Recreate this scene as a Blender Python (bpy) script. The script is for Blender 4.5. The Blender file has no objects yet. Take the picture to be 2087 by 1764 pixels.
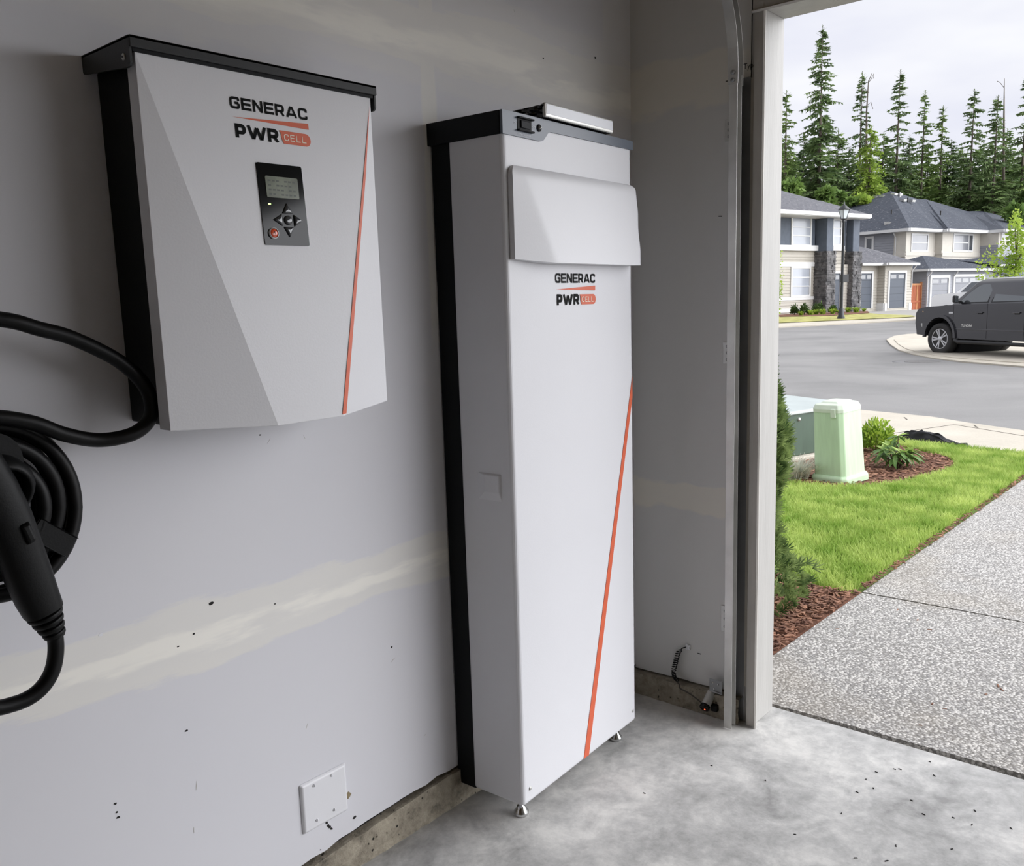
import bpy, bmesh, math, random
from mathutils import Vector, Matrix, noise

random.seed(11)
SC = bpy.context.scene
COL = SC.collection

# ------------------------------------------------------------------ camera
CAM = Vector((-1.5346, -1.5885, 1.3295))
YAW, PITCH, ROLL = (math.radians(a) for a in (40.9071, -9.2179, -1.7349))
FPX, PPX, PPY, IW, IH = 1791.71, 1055.72, 905.88, 2087.0, 1764.0
FWD = Vector((math.cos(YAW)*math.cos(PITCH), math.sin(YAW)*math.cos(PITCH), math.sin(PITCH)))
_r = Vector((math.sin(YAW), -math.cos(YAW), 0)); _u = _r.cross(FWD)
RGT = _r*math.cos(ROLL) + _u*math.sin(ROLL); UPV = -_r*math.sin(ROLL) + _u*math.cos(ROLL)
cd = bpy.data.cameras.new('camera'); cam = bpy.data.objects.new('camera', cd); COL.objects.link(cam)
cd.sensor_fit = 'HORIZONTAL'; cd.sensor_width = 36; cd.lens = FPX/IW*36
cd.shift_x = (IW/2-PPX)/IW; cd.shift_y = (PPY-IH/2)/IW
cd.clip_start = .05; cd.clip_end = 600
Mx = Matrix((RGT, UPV, -FWD)).transposed().to_4x4(); Mx.translation = CAM
cam.matrix_world = Mx
SC.camera = cam

# ------------------------------------------------------------------ sky, soft sun, exposure
SKY_STRENGTH = .60
SUN_STRENGTH, SUN_AZ, SUN_EL, SUN_ANGLE = 4.2, -66, 18, 110
SC.view_settings.view_transform = 'Standard'; SC.view_settings.look = 'None'
SC.view_settings.exposure = 1.0; SC.view_settings.gamma = 1; SC.view_settings.use_curve_mapping = False

def lin(c):
    c = c/255
    return c/12.92 if c <= .04045 else ((c+.055)/1.055)**2.4
def rgb(r, g, b): return (lin(r), lin(g), lin(b), 1)

w = bpy.data.worlds.new('overcast_sky'); SC.world = w; w.use_nodes = True
nt = w.node_tree; bg = nt.nodes['Background']
tc = nt.nodes.new('ShaderNodeTexCoord'); mp = nt.nodes.new('ShaderNodeMapping'); mp.inputs['Scale'].default_value = (1, 1, 3.2)
nz = nt.nodes.new('ShaderNodeTexNoise'); nz.inputs['Scale'].default_value = 3.2; nz.inputs['Detail'].default_value = 4; nz.inputs['Roughness'].default_value = .5
rp = nt.nodes.new('ShaderNodeValToRGB'); rp.color_ramp.elements[0].position = .38; rp.color_ramp.elements[1].position = .62
rp.color_ramp.elements[0].color = rgb(215, 217, 229); rp.color_ramp.elements[1].color = rgb(233, 234, 238)
nt.links.new(tc.outputs['Generated'], mp.inputs['Vector']); nt.links.new(mp.outputs['Vector'], nz.inputs['Vector'])
nt.links.new(nz.outputs['Fac'], rp.inputs['Fac']); nt.links.new(rp.outputs['Color'], bg.inputs['Color'])
bg.inputs['Strength'].default_value = SKY_STRENGTH
sd = bpy.data.lights.new('sun', 'SUN'); sun = bpy.data.objects.new('sun', sd); COL.objects.link(sun)
sd.energy = SUN_STRENGTH; sd.angle = math.radians(SUN_ANGLE); sd.color = (.965, .975, 1)
_az, _el = math.radians(SUN_AZ), math.radians(SUN_EL)
sun.rotation_euler = Vector((-math.cos(_el)*math.cos(_az), -math.cos(_el)*math.sin(_az), -math.sin(_el))).to_track_quat('-Z', 'Y').to_euler()
sun.location = (8, -8, 8)

# ------------------------------------------------------------------ survey helpers: where a sight line meets a real surface
def ray(x, y): return (FWD*FPX + RGT*(x-PPX) + UPV*(PPY-y)).normalized()
def at_plane(x, y, P, n):
    d = ray(x, y); return CAM + d*((Vector(P)-CAM).dot(n)/d.dot(n))
def at_x(x, y, v): return at_plane(x, y, (v, 0, 0), Vector((1, 0, 0)))
def at_y(x, y, v): return at_plane(x, y, (0, v, 0), Vector((0, 1, 0)))
GR = [(0, -.003), (10, -.17), (22, -.27), (38, -.2), (48, -.02), (56, .06), (66, 0), (76, -.2), (140, -.3)]
def G(x, y):
    r = math.hypot(x-1, y+1)
    for (a, za), (b, zb) in zip(GR, GR[1:]):
        if r <= b: return za+(zb-za)*(r-a)/(b-a)
    return GR[-1][1]
def at_ground(x, y, off=0):
    d = ray(x, y); t = 1.0
    while t < 160:
        P = CAM + d*t
        if P.z < G(P.x, P.y)+off: return P
        t += .02 if t < 15 else .06
    return P

# ------------------------------------------------------------------ mesh helpers
MODE = {}
class MB:
    def __init__(s): s.v = []; s.f = []; s.m = []; s.sm = []
    def add(s, vs, fs, mi=0, smooth=False):
        o = len(s.v); s.v += [Vector(p) for p in vs]
        for f in fs: s.f.append([i+o for i in f]); s.m.append(mi); s.sm.append(smooth)
        return s
    def box(s, a, b, mi=0, M=None):
        x0, y0, z0 = a; x1, y1, z1 = b
        vs = [Vector(p) for p in ((x0,y0,z0),(x1,y0,z0),(x1,y1,z0),(x0,y1,z0),(x0,y0,z1),(x1,y0,z1),(x1,y1,z1),(x0,y1,z1))]
        if M: vs = [M @ p for p in vs]
        return s.add(vs, [(0,3,2,1),(4,5,6,7),(0,1,5,4),(1,2,6,5),(2,3,7,6),(3,0,4,7)], mi)
    def hexa(s, b4, t4, mi=0):
        return s.add(list(b4)+list(t4), [(3,2,1,0),(4,5,6,7),(0,1,5,4),(1,2,6,5),(2,3,7,6),(3,0,4,7)], mi)
    def prism(s, poly, to3, lo, hi, mi=0, smooth=False):   # poly in 2-D, to3(u, v, w) -> point
        n = len(poly); vs = [to3(u, v, lo) for u, v in poly]+[to3(u, v, hi) for u, v in poly]
        s.add(vs, [list(range(n))[::-1], list(range(n, 2*n))], mi)
        return s.add(vs, [(i, (i+1) % n, n+(i+1) % n, n+i) for i in range(n)], mi, smooth)
    def tube(s, pts, r, n=10, closed=False, mi=0, caps=True):
        pts = [Vector(p) for p in pts]; N = len(pts); rs = r if isinstance(r, (list, tuple)) else [r]*N
        up = None; vs = []
        for i, p in enumerate(pts):
            if closed: t = pts[(i+1) % N]-pts[i-1]
            else: t = pts[min(i+1, N-1)]-pts[max(i-1, 0)]
            t = t.normalized() if t.length > 1e-9 else Vector((0, 0, 1))
            if up is None: up = t.orthogonal()
            up = (up - t*up.dot(t)); up = up.normalized() if up.length > 1e-6 else t.orthogonal().normalized()
            b = t.cross(up)
            for k in range(n):
                a = 2*math.pi*k/n; vs.append(p+(up*math.cos(a)+b*math.sin(a))*rs[i])
        fs = []
        for i in range(N if closed else N-1):
            j = (i+1) % N
            for k in range(n): fs.append((i*n+k, i*n+(k+1) % n, j*n+(k+1) % n, j*n+k))
        s.add(vs, fs, mi, True)
        if caps and not closed:
            s.add(vs[:n], [list(range(n))[::-1]], mi); s.add(vs[-n:], [list(range(n))], mi)
        return s
    def lathe(s, prof, M=None, n=16, mi=0, smooth=True):   # prof: (radius, height) pairs along local z
        M = M or Matrix(); vs = []
        for r, z in prof:
            for k in range(n):
                a = 2*math.pi*k/n; vs.append(M @ Vector((r*math.cos(a), r*math.sin(a), z)))
        fs = [(i*n+k, i*n+(k+1) % n, (i+1)*n+(k+1) % n, (i+1)*n+k) for i in range(len(prof)-1) for k in range(n)]
        s.add(vs, fs, mi, smooth)
        s.add(vs[:n], [list(range(n))[::-1]], mi); s.add(vs[-n:], [list(range(n))], mi)
        return s
    def build(s, name, mats, parent=None, bevel=0, seg=2, kind=None, label=None):
        me = bpy.data.meshes.new(name)
        vs = s.v
        root = parent
        while root is not None and root.parent is not None: root = root.parent
        if root is not None and MODE.get(root.name) == 'world':
            L = root.location; vs = [p-L for p in vs]
        me.from_pydata([tuple(p) for p in vs], [], s.f)
        if not isinstance(mats, (list, tuple)): mats = [mats]
        for m in mats: me.materials.append(m)
        me.polygons.foreach_set('material_index', s.m); me.polygons.foreach_set('use_smooth', s.sm)
        me.update()
        o = bpy.data.objects.new(name, me); COL.objects.link(o)
        if parent is not None: o.parent = parent
        else: MODE[o.name] = 'local'
        if bevel:
            b = o.modifiers.new('bevel', 'BEVEL'); b.width = bevel; b.segments = seg; b.limit_method = 'ANGLE'; b.angle_limit = .5
            b.harden_normals = False
        if kind: o['kind'] = kind
        if label: o['label'] = label
        return o

def tag(o, label, cat, group=None, kind=None):
    o['label'] = label; o['category'] = cat
    if group: o['group'] = group
    if kind: o['kind'] = kind
    return o
def thing(name, label, cat, loc=(0, 0, 0), rz=0, group=None, mode='world'):
    o = bpy.data.objects.new(name, None); COL.objects.link(o); o.empty_display_size = .1
    o.location = loc; o.rotation_euler = (0, 0, rz); MODE[o.name] = mode
    return tag(o, label, cat, group)
def struct(o): o['kind'] = 'structure'; return o
def copy_tree(o, parent=None):
    c = o.copy(); COL.objects.link(c)
    if parent is not None: c.parent = parent
    for ch in list(o.children): copy_tree(ch, c)
    return c
def spline(pts, k=8, closed=False):
    P = [Vector(p) for p in pts]; n = len(P); out = []
    for i in range(n if closed else n-1):
        g = (lambda j: P[j % n]) if closed else (lambda j: P[min(max(j, 0), n-1)])
        a, b, c, d = g(i-1), g(i), g(i+1), g(i+2)
        for q in range(k):
            t = q/k
            out.append(.5*((2*b)+(c-a)*t+(2*a-5*b+4*c-d)*t*t+(3*b-a-3*c+d)*t**3))
    if not closed: out.append(P[-1])
    return out
def axis_m(loc, zdir):
    M = Vector(zdir).to_track_quat('Z', 'Y').to_matrix().to_4x4(); M.translation = Vector(loc); return M

# ------------------------------------------------------------------ materials
def mat(name, c, rough=.5, metal=0, var=0, vs=8, bump=0, bs=60, spec=.5, coat=0, c2=None, emit=0, trans=0, stretch=None, detail=4):
    m = bpy.data.materials.new(name); m.use_nodes = True; n = m.node_tree.nodes; l = m.node_tree.links
    b = n['Principled BSDF']; col = rgb(*c)
    b.inputs['Roughness'].default_value = rough; b.inputs['Metallic'].default_value = metal
    b.inputs['Specular IOR Level'].default_value = spec; b.inputs['Coat Weight'].default_value = coat; b.inputs['Coat Roughness'].default_value = .05
    b.inputs['Base Color'].default_value = col
    t = None
    def vec():
        nonlocal t
        if t is None:
            t = n.new('ShaderNodeTexCoord'); mp = n.new('ShaderNodeMapping')
            if stretch: mp.inputs['Scale'].default_value = stretch
            l.new(t.outputs['Object'], mp.inputs['Vector']); t = mp
        return t.outputs['Vector']
    if var or c2:
        z = n.new('ShaderNodeTexNoise'); z.inputs['Scale'].default_value = vs; z.inputs['Detail'].default_value = detail
        r = n.new('ShaderNodeValToRGB'); r.color_ramp.elements[0].position = .33; r.color_ramp.elements[1].position = .67
        if c2: r.color_ramp.elements[0].color = rgb(*c2); r.color_ramp.elements[1].color = col
        else:
            r.color_ramp.elements[0].color = tuple(x*(1-var) for x in col[:3])+(1,); r.color_ramp.elements[1].color = tuple(min(1, x*(1+var)) for x in col[:3])+(1,)
        l.new(vec(), z.inputs['Vector']); l.new(z.outputs['Fac'], r.inputs['Fac']); l.new(r.outputs['Color'], b.inputs['Base Color'])
        csrc = r.outputs['Color']
    else: csrc = None
    if bump:
        z2 = n.new('ShaderNodeTexNoise'); z2.inputs['Scale'].default_value = bs; z2.inputs['Detail'].default_value = 5
        bp = n.new('ShaderNodeBump'); bp.inputs['Strength'].default_value = bump; bp.inputs['Distance'].default_value = .01
        l.new(vec(), z2.inputs['Vector']); l.new(z2.outputs['Fac'], bp.inputs['Height']); l.new(bp.outputs['Normal'], b.inputs['Normal'])
    if emit:
        b.inputs['Emission Color'].default_value = col; b.inputs['Emission Strength'].default_value = emit
    if trans:
        tr = n.new('ShaderNodeBsdfTranslucent'); mx = n.new('ShaderNodeMixShader'); mx.inputs[0].default_value = trans
        if csrc: l.new(csrc, tr.inputs['Color'])
        else: tr.inputs['Color'].default_value = col
        l.new(b.outputs[0], mx.inputs[1]); l.new(tr.outputs[0], mx.inputs[2]); l.new(mx.outputs[0], n['Material Output'].inputs['Surface'])
    return m

class NT:
    """small node-graph helper for the few surfaces that need more than one noise"""
    def __init__(s, name):
        s.m = bpy.data.materials.new(name); s.m.use_nodes = True; s.n = s.m.node_tree.nodes; s.l = s.m.node_tree.links
        s.b = s.n['Principled BSDF']; s.tc = s.n.new('ShaderNodeTexCoord'); s.obj = s.tc.outputs['Object']
    def put(s, sock, v):
        if hasattr(v, 'is_linked') or hasattr(v, 'links'): s.l.new(v, sock)
        else: sock.default_value = v
    def math(s, op, a, b=0.0, clamp=False):
        k = s.n.new('ShaderNodeMath'); k.operation = op; k.use_clamp = clamp; s.put(k.inputs[0], a); s.put(k.inputs[1], b); return k.outputs[0]
    def noise(s, scale, detail=4, rough=.5, stretch=None, out='Fac', dist=0, vec=None):
        k = s.n.new('ShaderNodeTexNoise'); k.inputs['Scale'].default_value = scale; k.inputs['Detail'].default_value = detail; k.inputs['Roughness'].default_value = rough; k.inputs['Distortion'].default_value = dist
        v = vec or s.obj
        if stretch:
            mp = s.n.new('ShaderNodeMapping'); mp.inputs['Scale'].default_value = stretch; s.l.new(v, mp.inputs['Vector']); v = mp.outputs['Vector']
        s.l.new(v, k.inputs['Vector']); return k.outputs[out]
    def voronoi(s, scale, feature='F1', out='Distance', stretch=None):
        k = s.n.new('ShaderNodeTexVoronoi'); k.feature = feature; k.inputs['Scale'].default_value = scale
        v = s.obj
        if stretch:
            mp = s.n.new('ShaderNodeMapping'); mp.inputs['Scale'].default_value = stretch; s.l.new(v, mp.inputs['Vector']); v = mp.outputs['Vector']
        s.l.new(v, k.inputs['Vector']); return k.outputs[out]
    def sep(s):
        k = s.n.new('ShaderNodeSeparateXYZ'); s.l.new(s.obj, k.inputs[0]); return k.outputs
    def ramp(s, f, stops, interp='LINEAR'):
        k = s.n.new('ShaderNodeValToRGB'); k.color_ramp.interpolation = interp; e = k.color_ramp.elements
        while len(e) < len(stops): e.new(.5)
        for q, (p, c) in zip(e, stops): q.position = p; q.color = c
        s.l.new(f, k.inputs[0]); return k.outputs[0]
    def mix(s, f, a, b, mode='MIX'):
        k = s.n.new('ShaderNodeMix'); k.data_type = 'RGBA'; k.blend_type = mode
        s.put(k.inputs[0], f); s.put(k.inputs[6], a); s.put(k.inputs[7], b); return k.outputs[2]
    def step(s, v, lo, hi):
        k = s.n.new('ShaderNodeMapRange'); k.interpolation_type = 'SMOOTHSTEP'; s.put(k.inputs[0], v)
        k.inputs[1].default_value = lo; k.inputs[2].default_value = hi; return k.outputs[0]
    def band(s, v, lo, hi, soft):
        return s.math('MULTIPLY', s.step(v, lo-soft, lo+soft), s.math('SUBTRACT', 1.0, s.step(v, hi-soft, hi+soft)))
    def bump(s, h, strength=.3, dist=.01):
        k = s.n.new('ShaderNodeBump'); k.inputs['Strength'].default_value = strength; k.inputs['Distance'].default_value = dist
        s.l.new(h, k.inputs['Height']); s.l.new(k.outputs[0], s.b.inputs['Normal'])
    def col(s, c, rough=.6):
        s.put(s.b.inputs['Base Color'], c); s.put(s.b.inputs['Roughness'], rough); return s.m

# bare drywall with sanded joint compound over the seams
def drywall_left():
    t = NT('bare_drywall_long_wall'); x, y, z = t.sep()
    wob = t.math('MULTIPLY', t.math('SUBTRACT', t.noise(2.2, 3, .5, (1, 1, 3)), .5), .12)
    fine = t.math('MULTIPLY', t.math('SUBTRACT', t.noise(9, 3, .6, (1, 1, 6)), .5), .05)
    zz = t.math('ADD', t.math('ADD', z, wob), fine)
    xx = t.math('ADD', x, t.math('MULTIPLY', t.math('SUBTRACT', t.noise(6, 3, .6, (1, 1, .5)), .5), .03))
    low = t.band(zz, .635, .755, .008); core = t.band(zz, .675, .708, .010)
    high = t.band(zz, 1.885, 2.03, .012); hcore = t.band(zz, 1.915, 1.965, .02)
    wide = t.band(zz, 1.84, 2.08, .02)
    vert = t.math('MULTIPLY', t.band(xx, -.012, .036, .006), t.step(z, 1.2, 1.3))
    corner = t.step(xx, .725, .745)
    patch = t.math('MULTIPLY', t.band(xx, -.62, -.42, .01), t.band(zz, 1.835, 1.90, .01))
    mud = t.math('MAXIMUM', t.math('MAXIMUM', low, high), t.math('MAXIMUM', vert, t.math('MULTIPLY', t.math('MAXIMUM', corner, t.math('MAXIMUM', wide, patch)), .45)))
    pale_core = t.math('MULTIPLY', t.math('MAXIMUM', core, hcore), t.step(t.noise(3, 4, .6, (1, 1, 5)), .36, .50))  # whiter joint compound along the middle of the seams
    paper = t.mix(t.noise(1.5, 4), rgb(219, 219, 226), rgb(227, 226, 229))
    c = t.mix(t.math('MULTIPLY', mud, .8), paper, t.mix(t.noise(5, 5, .6, (1, 1, 5)), rgb(233, 231, 227), rgb(238, 235, 228)))
    c = t.mix(t.math('MULTIPLY', pale_core, .8), c, rgb(251, 248, 240))
    t.bump(t.math('ADD', mud, t.math('MULTIPLY', t.noise(90, 2), .25)), .10, .003)
    return t.col(c, .75)
def drywall_front():
    t = NT('bare_drywall_door_wall'); x, y, z = t.sep()
    wob = t.math('MULTIPLY', t.math('SUBTRACT', t.noise(5, 3, .5, (1, 1.5, 4)), .5), .08)
    zz = t.math('ADD', z, wob)
    low = t.band(zz, .66, .745, .008); high = t.band(zz, 1.88, 2.02, .012)
    mud = t.math('MAXIMUM', low, high)
    paper = t.mix(t.noise(2.2, 4), rgb(212, 211, 210), rgb(219, 217, 213))
    c = t.mix(t.math('MULTIPLY', mud, .8), paper, t.mix(t.noise(6, 5, .6, (1, 1, 4)), rgb(228, 223, 213), rgb(234, 228, 215)))
    t.bump(t.math('ADD', mud, t.math('MULTIPLY', t.noise(90, 2), .25)), .10, .003)
    return t.col(c, .75)
def concrete_floor():
    t = NT('trowelled_garage_concrete')
    a = t.noise(1.6, 6, .6); b = t.noise(7, 6, .65, dist=.6); c = t.noise(28, 5, .7)
    m = t.math('ADD', t.math('MULTIPLY', a, .45), t.math('ADD', t.math('MULTIPLY', b, .35), t.math('MULTIPLY', c, .2)))
    col = t.ramp(m, [(.41, rgb(146, 145, 143)), (.5, rgb(182, 181, 179)), (.60, rgb(218, 216, 212))])
    sp = t.step(t.voronoi(14), .03, .012)
    col = t.mix(t.math('MULTIPLY', sp, t.step(t.noise(4, 2), .52, .6)), col, rgb(60, 56, 50))
    t.bump(t.math('ADD', c, t.noise(90, 4)), .10, .004)
    return t.col(col, t.math('ADD', .42, t.math('MULTIPLY', b, .3)))
def concrete_curb():
    t = NT('rough_foundation_concrete')
    a = t.noise(10, 6, .7); b = t.noise(45, 5, .7)
    col = t.ramp(t.math('ADD', t.math('MULTIPLY', a, .6), t.math('MULTIPLY', b, .4)), [(.33, rgb(74, 70, 62)), (.45, rgb(134, 126, 112)), (.62, rgb(172, 163, 146))])
    hole = t.math('MULTIPLY', t.step(t.voronoi(55), .22, .1), t.step(t.noise(12, 3), .5, .6))
    col = t.mix(hole, col, rgb(30, 27, 24))
    t.bump(t.math('SUBTRACT', t.math('ADD', a, b), t.math('MULTIPLY', hole, 2.0)), .6, .006)
    return t.col(col, .9)
def aggregate():
    t = NT('exposed_aggregate_concrete')
    d = t.voronoi(105, 'F1'); cl = t.voronoi(105, 'F1', 'Color'); d2 = t.voronoi(190); big = t.noise(1.1, 4, .6)
    k = t.n.new('ShaderNodeSeparateColor'); t.l.new(cl, k.inputs[0])
    st = t.ramp(k.outputs[0], [(.05, rgb(120, 118, 117)), (.3, rgb(166, 163, 160)), (.6, rgb(188, 185, 181)), (.95, rgb(212, 208, 203))])
    col = t.mix(t.step(d, .42, .68), st, rgb(130, 127, 123))
    col = t.mix(t.step(d2, .25, .1), col, rgb(198, 195, 190))
    col = t.mix(t.math('MULTIPLY', t.step(big, .52, .7), .25), col, rgb(150, 138, 118))
    t.bump(t.math('SUBTRACT', 1.0, d), .55, .006)
    return t.col(col, .75)
def asphalt():
    t = NT('grey_asphalt'); a = t.noise(.35, 5, .6, dist=.5); b = t.noise(60, 4, .8)
    col = t.ramp(t.math('ADD', t.math('MULTIPLY', a, .6), t.math('MULTIPLY', b, .4)), [(.35, rgb(112, 111, 110)), (.65, rgb(142, 140, 138))])
    t.bump(b, .25, .01); return t.col(col, .85)
def walk_concrete():
    t = NT('pale_street_concrete'); a = t.noise(1.3, 5, .6); b = t.noise(40, 4, .7)
    col = t.ramp(t.math('ADD', t.math('MULTIPLY', a, .6), t.math('MULTIPLY', b, .4)), [(.35, rgb(176, 169, 155)), (.65, rgb(196, 188, 174))])
    t.bump(b, .12, .01); return t.col(col, .85)
def shingles(name, c0, c1):
    t = NT(name); col = t.mix(t.step(t.noise(3.5, 4, .7, (1, 1, 4)), .35, .65), rgb(*c0), rgb(*c1))
    lightspeck = t.step(t.voronoi(3, 'F1', 'Distance', (1, 1, 3)), .22, .1)
    col = t.mix(t.math('MULTIPLY', lightspeck, .45), col, rgb(160, 158, 160))
    t.bump(t.noise(9, 3, .6, (1, 1, 3)), .4, .03); return t.col(col, .9)
def foliage(name, c0, c1, vs, trans=.25):
    return mat(name, c1, .65, 0, c2=c0, vs=vs, trans=trans, spec=.25)

M = {}
M['dry_left'] = drywall_left(); M['dry_front'] = drywall_front(); M['floor'] = concrete_floor(); M['curb'] = concrete_curb()
M['aggr'] = aggregate(); M['asphalt'] = asphalt(); M['walk'] = walk_concrete()
M['plain_wall'] = mat('bare_studs_and_board', (150, 128, 98), .8, var=.05, vs=2)
M['bright_wall'] = mat('bare_drywall_far_side', (232, 228, 221), .8, var=.04, vs=2)
M['ceil'] = mat('tan_ceiling_board', (162, 145, 118), .8, var=.05, vs=2)  # even tan base colour of the ceiling
M['jamb'] = mat('white_painted_jamb', (180, 178, 174), .55, var=.05, vs=6, bump=.12, bs=40, stretch=(6, 6, .4))
M['vinyl'] = mat('grey_vinyl_stop', (190, 186, 180), .5, var=.05, vs=6)
M['lumber'] = mat('grey_brown_lumber', (120, 112, 100), .8, var=.2, vs=8, stretch=(8, 8, .5))  # grey-brown tone of the door wall framing
M['galv'] = mat('galvanised_steel', (200, 199, 196), .42, .7, var=.12, vs=9, bump=.05, bs=50)
M['galv_dull'] = mat('dull_galvanised_steel', (150, 151, 152), .5, .7, var=.1, vs=9)
M['ink'] = mat('dark_print', (24, 24, 26), .7, spec=.1)
M['white'] = mat('white_powder_coat', (223, 223, 227), .42, var=.015, vs=2, bump=.03, bs=260)
M['black'] = mat('black_powder_coat', (11, 13, 16), .55, spec=.2, bump=.04, bs=300)
M['navy'] = mat('charcoal_powder_coat', (46, 47, 48), .42, spec=.3, bump=.03, bs=260)
M['fascia'] = mat('slate_blue_grey_coat', (92, 100, 112), .35)
M['orange'] = mat('orange_print', (214, 96, 60), .45)
M['letter'] = mat('near_black_print', (16, 17, 17), .6, spec=.1)
M['cream'] = mat('cream_print', (240, 232, 214), .5)
M['gloss_black'] = mat('glossy_black_acrylic', (12, 13, 14), .10, spec=.3)
M['lcd'] = mat('grey_green_display', (116, 122, 106), .2, var=.25, vs=30, coat=.6)
M['lcd_ink'] = mat('display_segments', (64, 72, 60), .3)
M['led'] = mat('green_indicator', (190, 255, 120), .3, emit=1.6)
M['led_red'] = mat('red_indicator', (255, 90, 50), .3, emit=1.2)
M['chrome'] = mat('bright_steel', (205, 205, 205), .18, 1)
M['alu'] = mat('brushed_aluminium', (206, 205, 201), .42, .55, var=.05, vs=20)
M['film'] = mat('black_plastic_film', (14, 14, 15), .16, bump=.3, bs=25)
M['paper'] = mat('white_label_face', (226, 228, 234), .35)
M['rubber'] = mat('black_cable_rubber', (5, 5, 6), .45, spec=.25, bump=.03, bs=120)
M['plug'] = mat('black_plug_plastic', (6, 7, 8), .5, spec=.25, bump=.05, bs=300)
M['plastic_white'] = mat('white_plastic', (232, 232, 236), .3)
M['slot'] = mat('dark_recess', (20, 20, 21), .7)
M['torn'] = mat('torn_gypsum', (146, 132, 104), .9, var=.2, vs=40)
M['gap_shade_and_marks'] = mat('painted_gap_shade_and_dark_marks', (28, 26, 24), .9)  # near-black: painted shade in gaps, also real holes, scuffs and debris
M['pine'] = mat('grey_board_strip', (196, 190, 180), .8, var=.08, vs=5, stretch=(6, 6, .6)); M['grey_wire'] = mat('dark_grey_wire', (70, 66, 60), .6)
# ================================================================== garage shell
XD = .883; YJ = -.44; YR = -5.3; ZH = 2.105; XT = 1.03; X0 = -5.6; Y1 = -5.75; ZC = 2.75
b = MB(); b.box((X0, Y1, -.14), (XT, .12, 0)); struct(b.build('floor', M['floor']))
rng = random.Random(3)
def jag(a, bb, za, zb, step=.035, amp=.006):
    out = []; n = int(abs(bb-a)/step)
    for i in range(n+1):
        s = i/n; out.append((a+(bb-a)*s, za+(zb-za)*s+rng.uniform(-amp, amp)))
    return out
low = jag(X0, XD+.012, .02, .086, .04); low = [(u, (.078+.025*min(1, max(0, (u+.55)/.5))-.02*max(0, u)/.88 if u > -.55 else .078)+rng.uniform(-.005, .005)) for u, v in low]
poly = low+[(XD+.012, ZC), (X0, ZC)]
wl = struct(MB().prism(poly, lambda u, v, w: Vector((u, w, v)), 0, .013).build('wall_left', M['dry_left']))
b = MB(); b.box((X0, .0135, .05), (XD+.14, .14, ZC)); struct(b.build('wall_left_studs', M['gap_shade_and_marks']))  # coloured near-black so the gap under the drywall reads as shadow
low = [(u, v) for u, v in jag(-.405, 0, .088, .076, .03, .003)]
poly = low+[(0, ZC), (Y1, ZC), (Y1, 0), (YR, 0), (YR, ZH+.04), (-.405, ZH+.04)]
wf = struct(MB().prism(poly, lambda u, v, w: Vector((w, u, v)), XD, XD+.013).build('wall_right', M['dry_front']))
poly = [(-.4, .0), (.14, .0), (.14, ZC+.3), (Y1, ZC+.3), (Y1, 0), (YR-.04, 0), (YR-.04, ZH+.04), (-.4, ZH+.04)]
struct(MB().prism(poly, lambda u, v, w: Vector((w, u, v)), XD+.0135, XT-.005).build('wall_right_framing', M['lumber']))
b = MB(); b.box((X0, Y1, ZC), (XT, .14, ZC+.12)); struct(b.build('ceiling', M['ceil']))
b = MB(); b.box((X0-.12, Y1, 0), (X0, .14, ZC)); struct(b.build('wall_rear', M['plain_wall']))
b = MB(); b.box((X0, Y1-.12, 0), (XT, Y1, ZC)); struct(b.build('wall_opposite', M['bright_wall']))

def rough_curb(name, a0, a1, top0, top1, to3, depth, face):
    n = int(abs(a1-a0)/.02); k = 5; vs = []; fs = []
    for i in range(n+1):
        s = a0+(a1-a0)*i/n; top = top0(s) if callable(top0) else top0+(top1-top0)*i/n
        for j in range(k+1):
            off = .004*noise.noise(Vector((s*14, j*1.1, 3)))+.003*noise.noise(Vector((s*40, j*2.7, 8)))
            zz = top*j/k + (0.003*noise.noise(Vector((s*20, 0, 5))) if j == k else 0)
            vs.append(to3(s, face+off-(.004 if j == 0 else 0), zz))
        vs.append(to3(s, depth, top))
    m = k+2
    for i in range(n):
        for j in range(m-1): fs.append((i*m+j, (i+1)*m+j, (i+1)*m+j+1, i*m+j+1))
    return struct(MB().add(vs, fs, 0, False).build(name, M['curb']))
rough_curb('baseboard_left', X0, XD, lambda u: (.078+.025*min(1, max(0, (u+.55)/.5))-.02*max(0, u)/.88 if u > -.55 else .078)-.011, 0, lambda s, f, z: Vector((s, f, z)), .02, -.012)
rough_curb('baseboard_right', -.005, -.40, .070, .080, lambda s, f, z: Vector((XD+f, s, z)), .02, -.030)

# door jamb, header jamb and vinyl stops
b = MB(); b.box((XD+.0, YJ, 0), (1.012, YJ+.04, ZH+.04)); struct(b.build('trim_1', M['jamb'], bevel=.002))
b = MB(); b.box((XD+.0, YR, ZH), (1.012, YJ, ZH+.04)); struct(b.build('trim_2', M['jamb'], bevel=.002))
b = MB(); b.box((XD+.0, YR-.04, 0), (1.012, YR, ZH+.04)); struct(b.build('trim_3', M['jamb'], bevel=.002))
prof = [(0, 0), (.020, 0), (.020, -.006), (.014, -.008), (.016, -.016), (.010, -.018), (.012, -.028), (-.004, -.034), (-.008, -.030), (.002, -.024), (0, -.012)]
b = MB(); b.prism([(XD-.022+u, YJ+.018+v) for u, v in prof], lambda u, v, w: Vector((u, v, w)), .002, ZH+.012); struct(b.build('trim_4', M['vinyl']))
b = MB(); b.prism([(XD-.030+u*1.3, ZH+.026+v*1.2) for u, v in prof], lambda u, v, w: Vector((u, w, v)), YR, YJ+.02); struct(b.build('trim_5', M['vinyl']))
b = MB(); b.box((XD-.006, YJ+.012, .12), (XD-.0005, YJ+.0345, 1.93)); struct(b.build('trim_6', M['pine']))

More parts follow.
